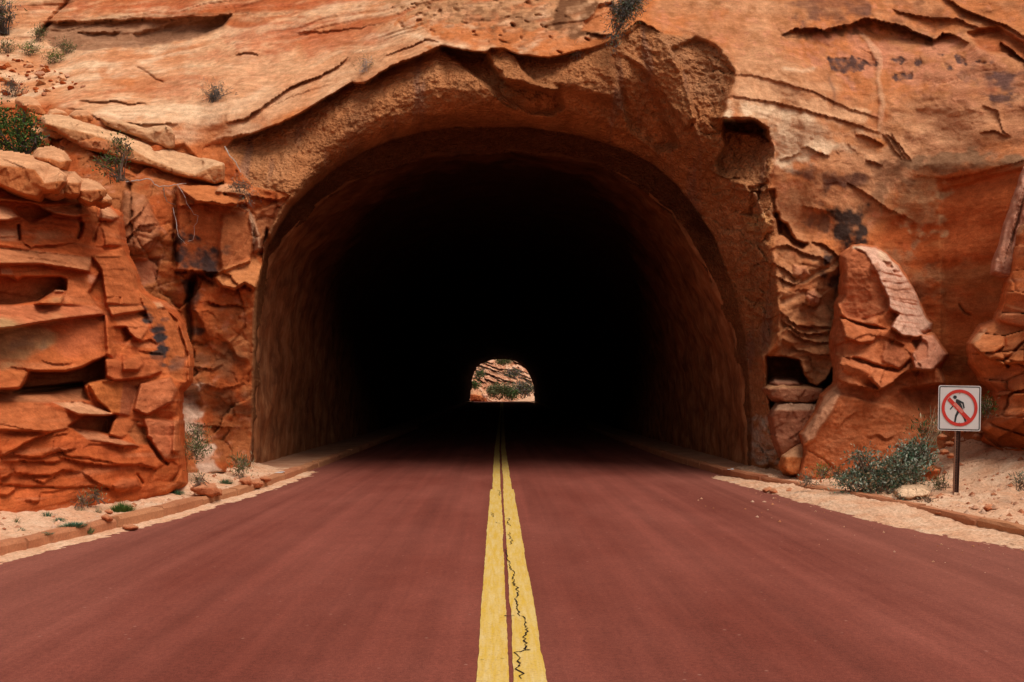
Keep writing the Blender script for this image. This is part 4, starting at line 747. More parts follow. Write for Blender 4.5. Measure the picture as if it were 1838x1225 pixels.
h.paint(Q_((380,110),(450,160),(520,230),(440,220)), CREAM, .6, 4); h.paint(Q_((210,98),(280,88),(360,110),(310,130)), CREAM, .8, 3); h.paint(Q_((480,380),(640,400),(690,520),(500,480)), (.55,.24,.14), .5, 4)
h.bulge(Q_((345,215),(395,205),(415,260),(380,290),(345,275)), .12, 6, (.46,.16,.08), .6); f(Q_((430,205),(495,210),(500,250),(465,245)), .2, .4, .5, soft=1.5, c=DEEP, a=.6); f(Q_((500,268),(560,268),(555,292),(505,288)), .14, soft=1.5, c=DEEP, a=.5)
h.ledge(Q_((490,690),(560,742),(640,750),(710,745)), .3, 12, 12, .6); f(Q_((370,600),(480,560),(540,600),(490,690),(440,690),(390,660)), .15, .5, .4, soft=3, c=DEEP, a=.5)
h.crack(Q_((110,605),(200,640),(255,660),(355,685),(470,705)), 2.6, .28); f(Q_((110,615),(360,690),(430,700),(350,790),(250,800),(150,760)), -.12, .1, -.5, soft=2.5); h.ledge(Q_((480,770),(540,800),(580,815)), .2, 8, 8)
f(Q_((440,790),(560,840),(600,880),(560,1000),(420,930)), -.06, .2, 0, soft=3, c=(.42,.14,.07), a=.5); h.crack(Q_((200,910),(300,940),(400,970),(550,1005),(640,930)), 2.6, .26); h.ledge(Q_((110,900),(200,915),(400,975),(560,1010)), .14, 8, 8)
f(Q_((110,950),(160,945),(330,1020),(400,1130),(280,1120),(140,1010)), -.05, .2, .9, soft=3, c=DEEP, a=.5); f(Q_((390,990),(560,1010),(520,1080),(420,1140),(330,1060)), -.15, .4, -.5, soft=3)
h.ledge(Q_((60,1060),(200,1110),(400,1145),(470,1110),(600,1010),(680,1000),(800,1000)), .45, 22, 30, .5); f(Q_((640,900),(720,740),(800,745),(895,880),(860,930),(780,1000),(660,990)), -.25, .5, -.4, soft=2.5, c=(.60,.30,.2), a=.6); f(Q_((640,780),(700,770),(760,800),(760,900),(680,930)), .18, -.6, 0, soft=3, c=(.46,.15,.07), a=.6)
f(Q_((60,640),(110,620),(150,780),(130,900),(90,960),(60,850)), .18, -1.2, 0, soft=3, c=(.44,.12,.05), a=.5)
f([(1500,690),(1478,712),(1466,742),(1437,780),(1442,800),(1460,790),(1490,745),(1510,705)], -.10, -.9, -.9, soft=3, c=(.58,.30,.17), a=.7); f([(1466,742),(1500,705),(1600,730),(1680,760),(1700,800),(1650,880),(1430,880),(1445,800)], -.12, 0, .02, soft=4, flat=.5)
h.ledge([(1560,786),(1575,780),(1592,790),(1604,784)], .09, 6, 6); h.ledge([(1508,768),(1518,752),(1536,742)], .07, 6, 6); h.ledge([(1605,800),(1632,806),(1645,792)], .08, 6, 5); h.crack([(1443,804),(1480,826),(1500,845)], 1.6, .04)
f([(1620,700),(1700,690),(1760,740),(1760,860),(1690,860),(1660,760)], .35, .3, -.3, soft=6, c=(.50,.15,.06), a=.6)
h.D += (fbm(u*10, v*12, 3, 830)*.013).astype('f4')
soften(h, 1, .3)
h.D += fbm(h.U*14, h.V*20, 3, 746)*.009; h.C *= (1+.10*fbm(h.U*6, h.V*9, 4, 747))[..., None]
kp = outline(h, PP, 9, .32, .13, 9); pil = h.build('rock_pillar', kp); tag(pil, 'leaning red rock pillar with a pale banded edge, right of the tunnel', 'rock pillar')

# outcrop at the right edge of the frame
RP = [(2340,250),(2000,330),(1838,392),(1824,412),(1817,450),(1812,490),(1801,545),(1788,580),(1760,590),(1742,618),(1744,650),(1762,680),(1786,700),(1792,735),(1760,770),(1766,790),(1800,812),(1838,845),(1900,900),(2340,1000)]
w = Field(axis(1722, 1858, 1722, 2340, 1.8, 12), axis(380, 860, 240, 1010, 1.8, 12), rbf([(1760,620,15.6),(1838,420,15.9),(1838,600,14.9),(1838,780,14.6),(1760,760,15.5),(2340,400,10.5),(2340,900,9),(2000,600,13.2),(2000,850,12.2)]), seed=9, jit=1.8)
u, v = w.U, w.V; colours(w, (.57,.155,.05), (.60,.22,.10), (.44,.12,.05), 850, .25); w.D += fbm(u*1.2, v*1.2, 4, 860)*.2
f1, f2, idn, dx, dy = voro(u*2.6+.25*fbm(u*2, v*2, 3, 861), v*3.0, 61); w.D += (rnd(idn, 1)-.5)*.25+dx*(rnd(idn, 2)-.5)*.7+dy*(rnd(idn, 3)-.62)*.7+.08*np.exp(-((f2-f1)/.05)**2)
w.facet([(1742,618),(1790,575),(1838,590),(1838,650),(1800,655),(1765,640)], -.2, .2, -.8, c=ORNG, a=.5); w.paint([(1742,618),(1756,598),(1770,592),(1760,612)], PALE, .8, 3); w.crack([(1780,645),(1800,648),(1815,640),(1838,612)], 2.4, .2); w.crack([(1800,648),(1812,660)], 2, .15)
w.ledge([(1766,700),(1790,712),(1838,700)], .3, 14, 14); w.facet([(1762,780),(1838,735),(1850,850),(1800,812)], .3, 0, 1.0, soft=4, c=DEEP, a=.4); w.facet([(1760,765),(1792,740),(1838,730),(1838,760),(1790,790)], -.2, 0, -.4, soft=3)
w.facet([(1822,412),(1850,395),(1850,560),(1800,545),(1812,480)], .05, 0, .1, soft=2, flat=.5); w.paint([(1818,415),(1850,392),(1850,405),(1826,425)], PALE, .8, 3)
kp = outline(w, RP, 10, .30, .13, 9); ro = w.build('rock_outcrop', kp); tag(ro, 'broken orange rock outcrop at the right edge of the frame, behind the sign', 'rock outcrop')
# pale flake leaning in front of the wall at the far right
FP = [(1836,300),(1822,345),(1804,400),(1794,440),(1783,474),(1781,490),(1796,495),(1820,500),(1850,500),(1870,300)]
fl = Field(np.arange(1776, 1874, 1.8), np.arange(296, 502, 1.8), lambda X, Y: 16.1+0*X, seed=14, jit=1.5); colours(fl, (.56,.26,.17), (.62,.32,.22), (.48,.18,.10), 870, .2); fl.D += fbm(fl.U*3, fl.V*1.2, 4, 871)*.12
fl.ledge([(1838,330),(1819,410),(1806,460),(1800,492)], .1, 5, 5); fl.ridgeline([(1838,330),(1815,410),(1800,470)], .9, 1, 20); fl.crack([(1850,300),(1832,380),(1812,450)], 2, .15); kp = outline(fl, FP, 6, .2, .14, 6); o = fl.build('rock_flake', kp); tag(o, 'thin pinkish rock flake standing against the red wall at the far right', 'rock')

# ------------------------------------------------------------------ single boulders and slabs
SURF = [k, g, h, w]
def surfY(px, py):
    r = []
    for f_, P_ in ((k, None), (g, OP), (h, PP), (w, RP)):
        if P_ is not None and not inside(np.array([px*1.]), np.array([py*1.]), P_)[0]: continue
        if P_ is None and not (f_.xs[0] < px < f_.xs[-1]): continue
        r.append(f_.at(px, py))
    return min(r)
def rock(name, label, P, cat='boulder', c=((.52,.175,.062), PALE), Y=None, th=.25, R=2.2, h_=.08, planes=None, split=None, group=None, seed=0, step=1.9, rough=.02, plunge=.09, deep=9):
    cx = sum(p[0] for p in P)/len(P); cy = sum(p[1] for p in P)/len(P)
    if Y is None: Y = float(np.percentile([surfY(px*.8+cx*.2, py*.8+cy*.2) for px, py in P]+[surfY(cx, cy)], 25))-th
    x0, x1 = min(p[0] for p in P)-12, max(p[0] for p in P)+12; y0, y1 = min(p[1] for p in P)-12, max(p[1] for p in P)+12
    step = min(step, max(1.0, (x1-x0)/26.))
    q = Field(np.arange(x0, x1, step), np.arange(y0, y1, step), lambda a, b: Y+0*a, seed=seed+20, jit=1.1); rr = np.random.RandomState(seed+5)
    s_ = Y/F; u, v = q.U, q.V; W_ = (x1-x0)*s_/2; H_ = (y1-y0)*s_/2; ux = (q.X-cx)*s_; vy = (q.Yp-cy)*s_
    off = np.zeros_like(ux)
    pl = planes or [(rr.uniform(.3, .9), 0), (-rr.uniform(.3, .9), rr.uniform(-.3, .3)), (rr.uniform(-.3, .3), rr.uniform(.3, .7))]
    for gx, gy in pl: off = np.maximum(off, gx*(ux-.3*np.sign(gx)*W_*(gx != 0))+gy*(vy-.35*np.sign(gy)*H_*(gy != 0)))
    q.D += off
    ys = cy-.12*(y1-y0-24) if split is None else split
    if isinstance(ys, list): d_, sd, _ = seg_dist(q.WX, q.WY, ys); d_ = np.where(sd < 0, d_, 0)
    else: d_ = np.maximum(0, ys-q.WY)
    q.D += d_*s_*2.2
    colours(q, c[0], c[0], tuple(x*.8 for x in c[0]), 900+seed, .10); m = sst(0, 2.5, d_)[..., None]*.75; q.C += (np.array(c[1], 'f4')-q.C)*m
    f1, f2, idn, dx, dy = voro(u*2.7, v*2.7, seed+39); q.D += (rnd(idn, 1)-.5)*.06+dx*(rnd(idn, 2)-.5)*.20+dy*(rnd(idn, 3)-.5)*.18
    f1, f2, idn, dx, dy = voro(u*6, v*6, seed+9); q.D += fbm(u*2.5, v*2.5, 3, 910+seed)*.03+fbm(u*12, v*12, 3, 920+seed)*rough*.6+((rnd(idn, 1)-.5)*.03+dx*(rnd(idn, 2)-.5)*.08)
    kp = outline(q, P, R, h_, plunge, deep); o = q.build(name, kp); tag(o, label, cat, group); return o
def T_(*P): return Z(0, 160, 3.83, P)
rock('rock_slab', 'long flat pale slab tilting down to the right above the left recess', T_((305,210),(350,200),(480,216),(700,270),(1000,370),(1250,440),(1530,520),(1540,630),(1480,652),(1340,612),(1200,592),(1050,532),(850,482),(740,445),(600,418),(530,372),(465,330),(390,285),(310,255)), 'slab', ((.54,.235,.10), (.76,.45,.25)), th=.35,
     split=[(80,222),(120,232),(160,240),(222,262),(270,288),(312,306),(352,314),(384,300),(402,298)], planes=[(.001, .0)], R=4, seed=1)
rock('rock_slab', 'shorter pale slab with a rounded right end, just above the long slab', T_((700,200),(850,232),(990,268),(1060,250),(1130,245),(1180,275),(1200,320),(1200,395),(1170,412),(1080,385),(1000,350),(850,300),(730,250)), 'slab', ((.56,.28,.14), (.72,.42,.23)), th=.22, split=[(180,214),(222,224),(262,240),(300,232),(314,242)], planes=[(.5, 0)], R=6, seed=2)
rock('boulder', 'round topped boulder wedged at the upper end of the long slab', T_((495,182),(530,158),(600,155),(640,200),(650,240),(560,240),(500,215)), seed=3, th=.25)
rock('boulder', 'flat pale stone left of the round topped boulder at the slab end', T_((325,185),(350,150),(380,142),(440,160),(482,195),(440,210),(340,210)), seed=4, th=.2)
rock('boulder', 'tilted orange stone just right of the large green bush', T_((130,85),(200,82),(250,105),(320,165),(310,182),(240,175),(160,125)), seed=5, th=.2)
rock('boulder', 'dark red stone half hidden behind the right side of the large green bush', T_((195,150),(250,172),(305,190),(298,250),(230,258),(205,220)), c=(DEEP, ORNG), seed=6, th=.15)
rock('boulder', 'broad stone under the left end of the long slab', T_((210,272),(320,268),(420,300),(460,340),(380,350),(300,325),(220,300)), seed=7, th=.25)
rock('boulder', 'smaller rock under the broad stone beside the large green bush', T_((250,320),(330,330),(352,360),(340,400),(280,385)), seed=8, th=.2)
rock('boulder', 'stubby block under the front of the long slab, left of the thin shrub', T_((525,370),(570,330),(640,320),(740,345),(760,380),(740,430),(640,420),(560,400)), c=((.52,.19,.08), ORNG), seed=9, th=.42)
rock('boulder', 'lone boulder with a pale top resting on the outcrop below the large green bush', T_((240,470),(270,430),(350,418),(430,455),(462,500),(450,540),(415,558),(350,520),(260,490)), seed=10, Y=12.9, split=[(64,282),(90,285),(108,292),(120,290)], c=(ORNG, PALE))
rock('rock_slab', 'massive flat topped block at the left edge of the frame above the layered outcrop', [(-40,282)]+T_((0,465),(100,475),(330,515),(400,550),(440,600),(438,640),(400,700),(290,705),(262,748),(180,735),(100,705),(0,662))+[(-40,330)], 'block', ((.53,.175,.06), PALE), Y=12.3, split=[(-40,296),(0,299),(40,302),(62,306),(80,330),(112,326)], planes=[(.001, 0)], seed=11, R=4, deep=12)
rock('boulder', 'angular block wedged between the massive block and the rounded brown boulder', A_((690,345),(800,345),(862,410),(870,460),(868,548),(760,560),(690,540),(680,450)), Y=12.9, seed=12)
rock('boulder', 'rounded brown boulder at the right end of the row on top of the outcrop', A_((868,410),(960,415),(1060,455),(1125,520),(1118,580),(1040,620),(960,640),(890,600),(870,520)), Y=13.1, seed=13)
rock('boulder', 'small wedge of rock tucked under the rounded brown boulder', A_((1040,620),(1120,560),(1180,610),(1180,640),(1120,665)), Y=13.3, seed=14, R=3)
rock('boulder', 'pile of flat rock fragments leaning on the right side of the massive block', A_((470,560),(490,430),(560,380),(680,300),(690,450),(700,540),(620,580)), Y=12.75, seed=15, c=((.52,.2,.085), PALE))
rock('boulder', 'flat dark slab lying in the mouth of the hollow left of the pillar', [(1374,697),(1386,690),(1400,688),(1440,696),(1474,700),(1478,716),(1452,724),(1410,722),(1386,714)], 'slab', ((.42,.17,.09), TAN), Y=17.7, split=698, seed=16, R=4)
rock('boulder', 'large rough block standing below the flat dark slab, left of the pillar', [(1386,748),(1396,728),(1420,722),(1470,728),(1474,742),(1444,778),(1440,800),(1424,822),(1404,818),(1392,790)], c=((.40,.15,.08), (.50,.30,.19)), Y=17.4, split=738, seed=17)
rock('boulder', 'small pale boulder at the foot of the pillar on its left side', [(1404,836),(1410,820),(1440,796),(1446,812),(1434,852),(1420,852),(1410,846)], c=(ORNG, PALE), Y=16.6, seed=18, split=822)
rock('rock_slab', 'thin dark slab above the flat slab in the hollow left of the pillar', [(1384,690),(1392,684),(1430,686),(1436,692),(1400,696)], 'slab', ((.30,.12,.07), (.4,.2,.12)), Y=17.9, seed=19, R=3)
rock('boulder', 'brick red angular boulder right of the big sage bush', Z(1380,740,4.013,[(1000,430),(1090,390),(1130,385),(1225,420),(1225,450),(1190,490),(1090,505),(1040,480)]), c=((.46,.12,.045), (.60,.22,.09)), Y=groundY(1655, 864)-.05, R=2.5, h_=.08, split=[(1628,848),(1650,846),(1664,842),(1686,846)], planes=[(.001, .5)], seed=20)
rock('boulder', 'flat sandy slab on the sand in front of the brick red boulder', Z(1380,740,4.013,[(925,570),(960,550),(1090,545),(1160,580),(1155,600),(1110,610),(1060,608),(1010,640),(990,630),(930,600)]), 'slab', ((.50,.27,.15), CREAM), Y=groundY(1640, 897)-.05, split=892, seed=21, planes=[(.001, .3)], R=3)
random.seed(5)
def gy(px, py, z=.17): return (1.5-z)*F/(py-712)
for (a, lab, Yg_) in (([(344,878),(358,868),(384,870),(392,884),(380,892),(360,888)], 'largest red stone on the left sand below the recess', 13.3), ([(372,876),(396,880),(396,888),(376,888)], 'flat red stone just right of the largest stone on the left sand', 13.1), ([(432,862),(446,858),(450,868),(440,872)], 'red stone nearest the left foot of the tunnel wall', 16.1),
    ([(448,866),(464,862),(470,870),(464,876),(452,876)], 'red flat stone beside the kerb at the left tunnel mouth', 15.7), ([(352,884),(366,882),(364,890),(354,890)], 'small red chip below the largest stone on the left sand', 12.9), ([(276,880),(284,879),(286,888),(277,889)], 'small red stone in the middle of the left sand strip', 13.0), ([(184,929),(192,925),(200,932),(192,936)], 'small red stone close behind the left kerb', 11.2),
    ([(190,918),(196,916),(200,921),(192,924)], 'red pebble between the bright green tuft and the kerb', 11.6), ([(468,860),(476,857),(484,861),(478,864)], 'tiny red stone on the left walkway', 16.9), ([(222,946),(236,943),(246,947),(236,952),(226,951)], 'dark flake lying in the gutter at the left kerb', 11.0),
    ([(1464,884),(1472,880),(1480,882),(1478,888),(1466,888)], 'small reddish stone behind the right kerb before the sage bush', 15.2), ([(1412,882),(1418,879),(1424,881),(1422,887),(1414,887)], 'orange stone in the gutter at the end of the right kerb', 15.9), ([(1384,882),(1390,880),(1394,885),(1386,887)], 'orange pebble in the gutter nearest the right tunnel wall', 15.9),
    ([(1372,880),(1382,877),(1384,884),(1374,885)], 'flat chip beside the gutter pebble at the right kerb', 16.2), ([(1680,922),(1690,918),(1700,922),(1690,926)], 'thin flake on the sand in front of the sign post', 11.3), ([(1768,912),(1778,908),(1784,914),(1774,918)], 'grey flake on the sand right of the sign', 11.9)):
    Yg_ = groundY(sum(q_[0] for q_ in a)/len(a), max(q_[1] for q_ in a)-1.5)
    rock('stone', lab, a, 'stone', ((.50,.16,.07), (.62,.27,.14)), Y=Yg_, R=2, h_=.05, planes=[(.001, .2)], seed=int(a[0][0]), rough=.005, plunge=.02, deep=4)
# slanting row of rubble behind the sign
for i, (a, b, s_) in enumerate(((1706,770,8),(1724,776,6),(1690,784,6),(1704,797,5),(1738,772,5),(1716,788,4),(1754,784,5),(1694,812,5),(1708,818,4),(1730,760,5),(1746,762,5),(1680,776,5),(1764,776,4))):
    rock('stone', 'loose red stone in the rubble on the bank behind the sign', [(a-s_*1.2,b+s_*.2),(a-s_*.6,b-s_*.3),(a+s_*.3,b-s_*.42),(a+s_*1.2,b-s_*.05),(a+s_*.8,b+s_*.35),(a-s_*.3,b+s_*.4)], 'stone', ((.50,.17,.08), PALE if i == 4 else (.60,.25,.12)), Y=15.0+(820-b)*.012, R=2, h_=.05, seed=60+i, group='loose stones in the rubble behind the sign', deep=4, plunge=.04)
# loose stones on the upper left slope, shared shapes
def stone_mesh(seed, mat='rock', col=(.55,.24,.12)):
    r = random.Random(seed); b_ = bmesh.new()
    for _ in range(14):
        p = Vector((r.gauss(0, 1), r.gauss(0, 1), r.gauss(0, 1))).normalized(); b_.verts.new((p.x*r.uniform(.8, 1.1), p.y*r.uniform(.6, .9), p.z*r.uniform(.35, .5)))
    bmesh.ops.convex_hull(b_, input=b_.verts); me = bpy.data.meshes.new('stone'); b_.to_mesh(me); b_.free(); ca = me.color_attributes.new('Col', 'FLOAT_COLOR', 'POINT')
    for d_ in ca.data: d_.color = (*col, 1)
    me.materials.append(MAT[mat]); return me
SM = [stone_mesh(i, col=c_) for i, c_ in enumerate((PALE, ORNG, (.50,.2,.1), TAN, (.6,.3,.18), DEEP))]
random.seed(21); nst = 0
NMS = ['pale', 'orange', 'brown', 'tan', 'light pink', 'dark red']
cand = []
while nst < 70:
    px, py = random.uniform(0, 150), random.uniform(92, 178)
    if py < 92+px*.35 or py > 170+px*.05 or (px > 90 and py > 160): continue
    Y = surfY(px, py); sz = random.choice([3, 4, 5, 6, 8, 12]); s_ = sz*Y/F; mi = random.randrange(len(SM))
    o = bpy.data.objects.new('stone', SM[mi]); S.collection.objects.link(o); o.location = pt(px, py, Y-.3*s_); o.scale = (s_, s_, s_); o.rotation_euler = (random.uniform(-.5, .5), random.uniform(-.5, .5), random.uniform(0, 6.3))
    where = ['at the left edge', 'left of centre', 'in the middle', 'right of centre', 'at the right end'][min(4, int(px/30))]; high = 'upper' if py < 122 else 'middle' if py < 146 else 'lower'
    lab = '%s %s stone %s of the %s scree' % ({3: 'tiny', 4: 'tiny', 5: 'small', 6: 'small', 8: 'medium sized', 12: 'large'}[sz], NMS[mi], where, high)
    tag(o, lab, 'stone', 'loose stones in the scree: '+lab if False else 'loose stones in the scree on the upper left slope'); nst += 1
# gravel: crumbs on the verges, one mass each
def gravel(name, label, fn, n, smin, smax, mat='rock'):
    r = np.random.RandomState(hash(label) % 1000 if False else len(label)); vs = []; fs = []; base = np.array([(-1,0,0),(0,-1,0),(1,0,0),(0,1,0),(0,0,.8),(0,0,-.6)]); tri = [(0,1,4),(1,2,4),(2,3,4),(3,0,4),(1,0,5),(2,1,5),(3,2,5),(0,3,5)]; cs = []
    for i in range(n):
        x, y, z = fn(r); s_ = smin+(smax-smin)*r.rand()**4; a = r.rand()*6.28; q = base*s_*(.6+.7*r.rand(6, 1)); R_ = np.array([[math.cos(a), -math.sin(a), 0], [math.sin(a), math.cos(a), 0], [0, 0, 1]]); q = q@R_+(x, y, z); vs.append(q); fs += [tuple(t_+6*i for t_ in t__) for t__ in tri]; cs.append(PAL2[r.randint(len(PAL2))])
    o = mesh(name, np.concatenate(vs), fs, mat); ca = o.data.color_attributes.new('Col', 'FLOAT_COLOR', 'POINT'); cc = np.ones((n, 6, 4), 'f4'); cc[:, :, :3] = np.array(cs)[:, None, :]; ca.data.foreach_set('color', cc.reshape(-1)); tag(o, label, kind='stuff'); return o
PAL2 = [(.62,.34,.21), (.50,.20,.10), (.70,.44,.30), (.44,.16,.08), (.60,.30,.18)]
def gvl(r): Y = 6+r.rand()*12.5; O = r.rand()*2.2; return KL(Y)-.17-O, Y, float(hl(np.array([O]), np.array([Y]))[0])
def gvr(r): Y = 8+r.rand()*10; O = r.rand()*4; return KR(Y)+.17+O, Y, float(hr(np.array([O]), np.array([Y]))[0])
gravel('gravel', 'fine gravel and rock crumbs over the left sandy strip', gvl, 1500, .006, .045); gravel('gravel', 'fine gravel and rock crumbs over the right sandy bank', gvr, 2600, .008, .06)
def grd(r):
    Y = 7+r.rand()*9; return float(KR(Y))-.35-abs(r.randn())*.9, Y, .003
gravel('road_grit', 'pale grit scattered on the right side of the road', grd, 160, .006, .03)
# ------------------------------------------------------------------ plants
def leaves(cl, n, size, r, upb=.4, narrow=.4, fold=.3):
    """n leaf blades scattered through ellipsoid clumps cl=[(centre, radii)]; ragged outline, gaps between twigs"""
    V_ = np.zeros((n, 4, 3)); w_ = np.array([c[1][0]*c[1][2] for c in cl]); w_ = w_/w_.sum(); ci = r.choice(len(cl), n, p=w_)
    C0 = np.array([c[0] for c in cl], float)[ci]; R0 = np.array([c[1] for c in cl], float)[ci]
    # twigs inside each clump: leaves gather round a limited number of twig tips
    T = []; nt_ = max(6, n//16)
    dirs = r.randn(len(cl), nt_, 3); dirs /= np.linalg.norm(dirs, axis=2)[..., None]; rad = r.rand(len(cl), nt_)**.45*r.uniform(.8, 1.18, (len(cl), nt_)); dirs[..., 2] = np.where(dirs[..., 2] < -.5, -dirs[..., 2]*.4, dirs[..., 2])
    ti = r.randint(nt_, size=n); tip = dirs[ci, ti]*rad[ci, ti][:, None]
    pos = C0 + tip*R0 + r.randn(n, 3)*size*1.3
    d = tip*.8 + r.randn(n, 3)*.55; d[:, 2] += upb; d /= np.linalg.norm(d, axis=1)[:, None]
    s_ = np.cross(d, r.randn(n, 3)); s_ /= np.linalg.norm(s_, axis=1)[:, None]; L = size*r.uniform(.6, 1.4, n)[:, None]
    V_[:, 0] = pos; V_[:, 1] = pos+d*L*.5+s_*L*narrow*.5; V_[:, 2] = pos+d*L; V_[:, 3] = pos+d*L*.5-s_*L*narrow*.5
    return V_.reshape(-1, 3), [(4*i, 4*i+1, 4*i+2, 4*i+3) for i in range(n)], C0, pos
def tubes(paths, r0, r1, sides=4):
    v = []; f = []
    for P in paths:
        n = len(P)
        for i, p in enumerate(P):
            q = P[min(i+1, n-1)]; o_ = P[max(i-1, 0)]; d = (Vector(q)-Vector(o_)); d = d.normalized() if d.length > 1e-6 else Vector((0, 0, 1)); a = d.orthogonal().normalized(); b_ = d.cross(a); rr = r0+(r1-r0)*i/max(1, n-1)
            for k_ in range(sides): an = 6.283*k_/sides; c_ = Vector(p)+a*math.cos(an)*rr+b_*math.sin(an)*rr; v.append(tuple(c_))
        b0 = len(v)-n*sides
        for i in range(n-1):
            for k_ in range(sides): f.append((b0+i*sides+k_, b0+i*sides+(k_+1) % sides, b0+(i+1)*sides+(k_+1) % sides, b0+(i+1)*sides+k_))
    return v, f
def shrub(name, label, base, cl, n, size, mats, seed, cat='shrub', nst=14, sr=.012, bark='bark', upb=.4, narrow=.4, group=None):
    r = np.random.RandomState(seed); root = empty(name, base); tag(root, label, cat, group)
    paths = []
    for i in range(nst):
        c = cl[r.randint(len(cl))]; d = r.randn(3); d /= np.linalg.norm(d); d[2] = abs(d[2]); e = np.array(c[0])+d*np.array(c[1])*.9; s0 = np.array(base)+np.array([r.randn()*.06, r.randn()*.04, -.03]); m_ = s0*.45+e*.55+np.array([r.randn(), r.randn(), 0])*.18*np.array(c[1]); m_[2] = s0[2]*.4+e[2]*.6
        paths.append([tuple(s0), tuple(s0*.5+m_*.5+r.randn(3)*.02), tuple(m_), tuple(m_*.5+e*.5+r.randn(3)*.02), tuple(e)])
        for j in range(2): a = np.array(paths[-1][2+0]); paths.append([tuple(a), tuple(a+(e-a)*.5+r.randn(3)*.06), tuple(a+(e-a)+r.randn(3)*.12*c[1][0])])
    v, f = tubes(paths, sr, sr*.3); mesh('stem', v, f, bark, root)
    for i, (mt, fr) in enumerate(mats):
        v, f, _, _ = leaves(cl, int(n*fr), size*(1 if i == 0 else .9), r, upb, narrow); mesh('foliage', v, f, mt, root)
    return root
def px2(px, py, Y): x, y, z = unproj(px, py, Y); return (x, y, z)
def clump(Y, *L):      # (px, py, radius px x, radius px y)
    s_ = Y/F; return [(px2(a, b, Y), (c*s_, max(c, d)*s_*.8, d*s_)) for a, b, c, d in L]
def bx(px, py, Y): return px2(px, py, Y)
# big green bush upper left
Y = 15.0
shrub('green_bush', 'large dark green leafy bush at the left edge above the massive block', bx(34, 285, Y), clump(Y, (8,225,34,34), (48,222,20,26), (30,250,44,24), (60,258,22,16), (20,272,30,14), (-40,230,40,46), (-30,262,40,24), (46,272,22,12)), 5200, .045, [('leaf_green', .62), ('leaf_bright', .38)], 1, 'bush', 24, .016, 'bark_dark', .3, .5)
Y = 16.4
shrub('thin_shrub', 'thin green shrub with sparse leaves hanging in front of the long slab', bx(216, 322, Y), clump(Y, (213,262,16,18), (228,270,10,10), (188,290,16,14), (208,300,18,14), (180,300,10,12), (222,286,12,12), (200,316,16,6)), 620, .05, [('leaf_olive', .45), ('leaf_green', .4), ('leaf_bright', .15)], 2, 'shrub', 22, .010, 'bark', .2, .45)
Y = surfY(388, 172)-.12
shrub('dry_shrub', 'small spiky grey shrub alone on the pale slope above the portal', bx(386, 186, Y), clump(Y, (388,170,24,15), (384,176,14,9)), 420, .085, [('leaf_grey', .75), ('leaf_olive', .25)], 3, 'shrub', 40, .006, 'leaf_grey', .5, .08)
Y = surfY(652, 128)-.1
shrub('dry_shrub', 'tiny olive tuft growing on the portal rim left of its peak', bx(650, 128, Y), clump(Y, (654,116,14,11)), 200, .07, [('leaf_olive', .7), ('leaf_dry', .3)], 4, 'shrub', 14, .005, 'twig_pale', .6, .08)
Y = surfY(10, 55)-.2
shrub('dark_shrub', 'dark grey shrub in the top left corner of the frame', bx(8, 60, Y), clump(Y, (0,12,26,16), (8,36,20,14), (-20,30,30,26)), 900, .10, [('leaf_grey', .7), ('leaf_green', .3)], 5, 'shrub', 30, .012, 'bark_dark', .4, .2)
for i, (a, b, rx, ry, mt, lab) in enumerate(((52,90,20,8,'leaf_bright','bright green cushion plant above the scree on the upper left slope'), (95,106,16,6,'leaf_bright','low green plant on the scree, right of the bright green cushion plant'), (116,87,17,7,'leaf_olive','dull green tuft under the hollow in the upper left cliff'),
        (12,86,12,7,'leaf_olive','grey green tuft at the left edge beside the bright green cushion plant'), (24,160,14,12,'leaf_grey','dry grey shrub among the stones above the large green bush'), (70,62,6,10,'leaf_olive','little plant at the foot of the crack beside the hollow'))):
    Y = surfY(a, b+ry)-.1; shrub('small_plant', lab, bx(a, b+ry, Y), clump(Y, (a, b, rx, ry)), 420, .06, [(mt, .7), ('leaf_olive', .3)], 30+i, 'plant', 10, .006, 'bark', .6, .2)
# hanging plant at the top of the portal
Y = 17.35
shrub('hanging_plant', 'grey green plant hanging down the crevice at the top of the portal', bx(1135, -6, Y), clump(Y, (1128,-10,26,18), (1122,14,18,22), (1112,40,11,20), (1104,64,6,16), (1138,8,16,20), (1128,16,14,22), (1100,80,4,12), (1116,30,13,24)), 4200, .065, [('leaf_grey', .55), ('leaf_sage', .3), ('leaf_olive', .15)], 6, 'plant', 26, .008, 'bark_dark', -.6, .2)
Y = surfY(1035, 96)-.08
shrub('dry_shrub', 'small grey tuft on the brown rock right of the portal peak', bx(1036, 108, Y), clump(Y, (1036, 96, 10, 11)), 150, .07, [('leaf_grey', .8), ('leaf_sage', .2)], 7, 'shrub', 12, .004, 'twig_pale', .3, .1)
Y = surfY(440, 345)-.15
shrub('hanging_plant', 'withered grey plant hanging over the ledge left of the portal', bx(432, 334, Y), clump(Y, (428,332,18,5), (440,346,9,12), (443,364,5,14)), 420, .06, [('leaf_grey', .6), ('leaf_sage', .25), ('leaf_dry', .15)], 8, 'plant', 20, .006, 'bark', -.5, .12)
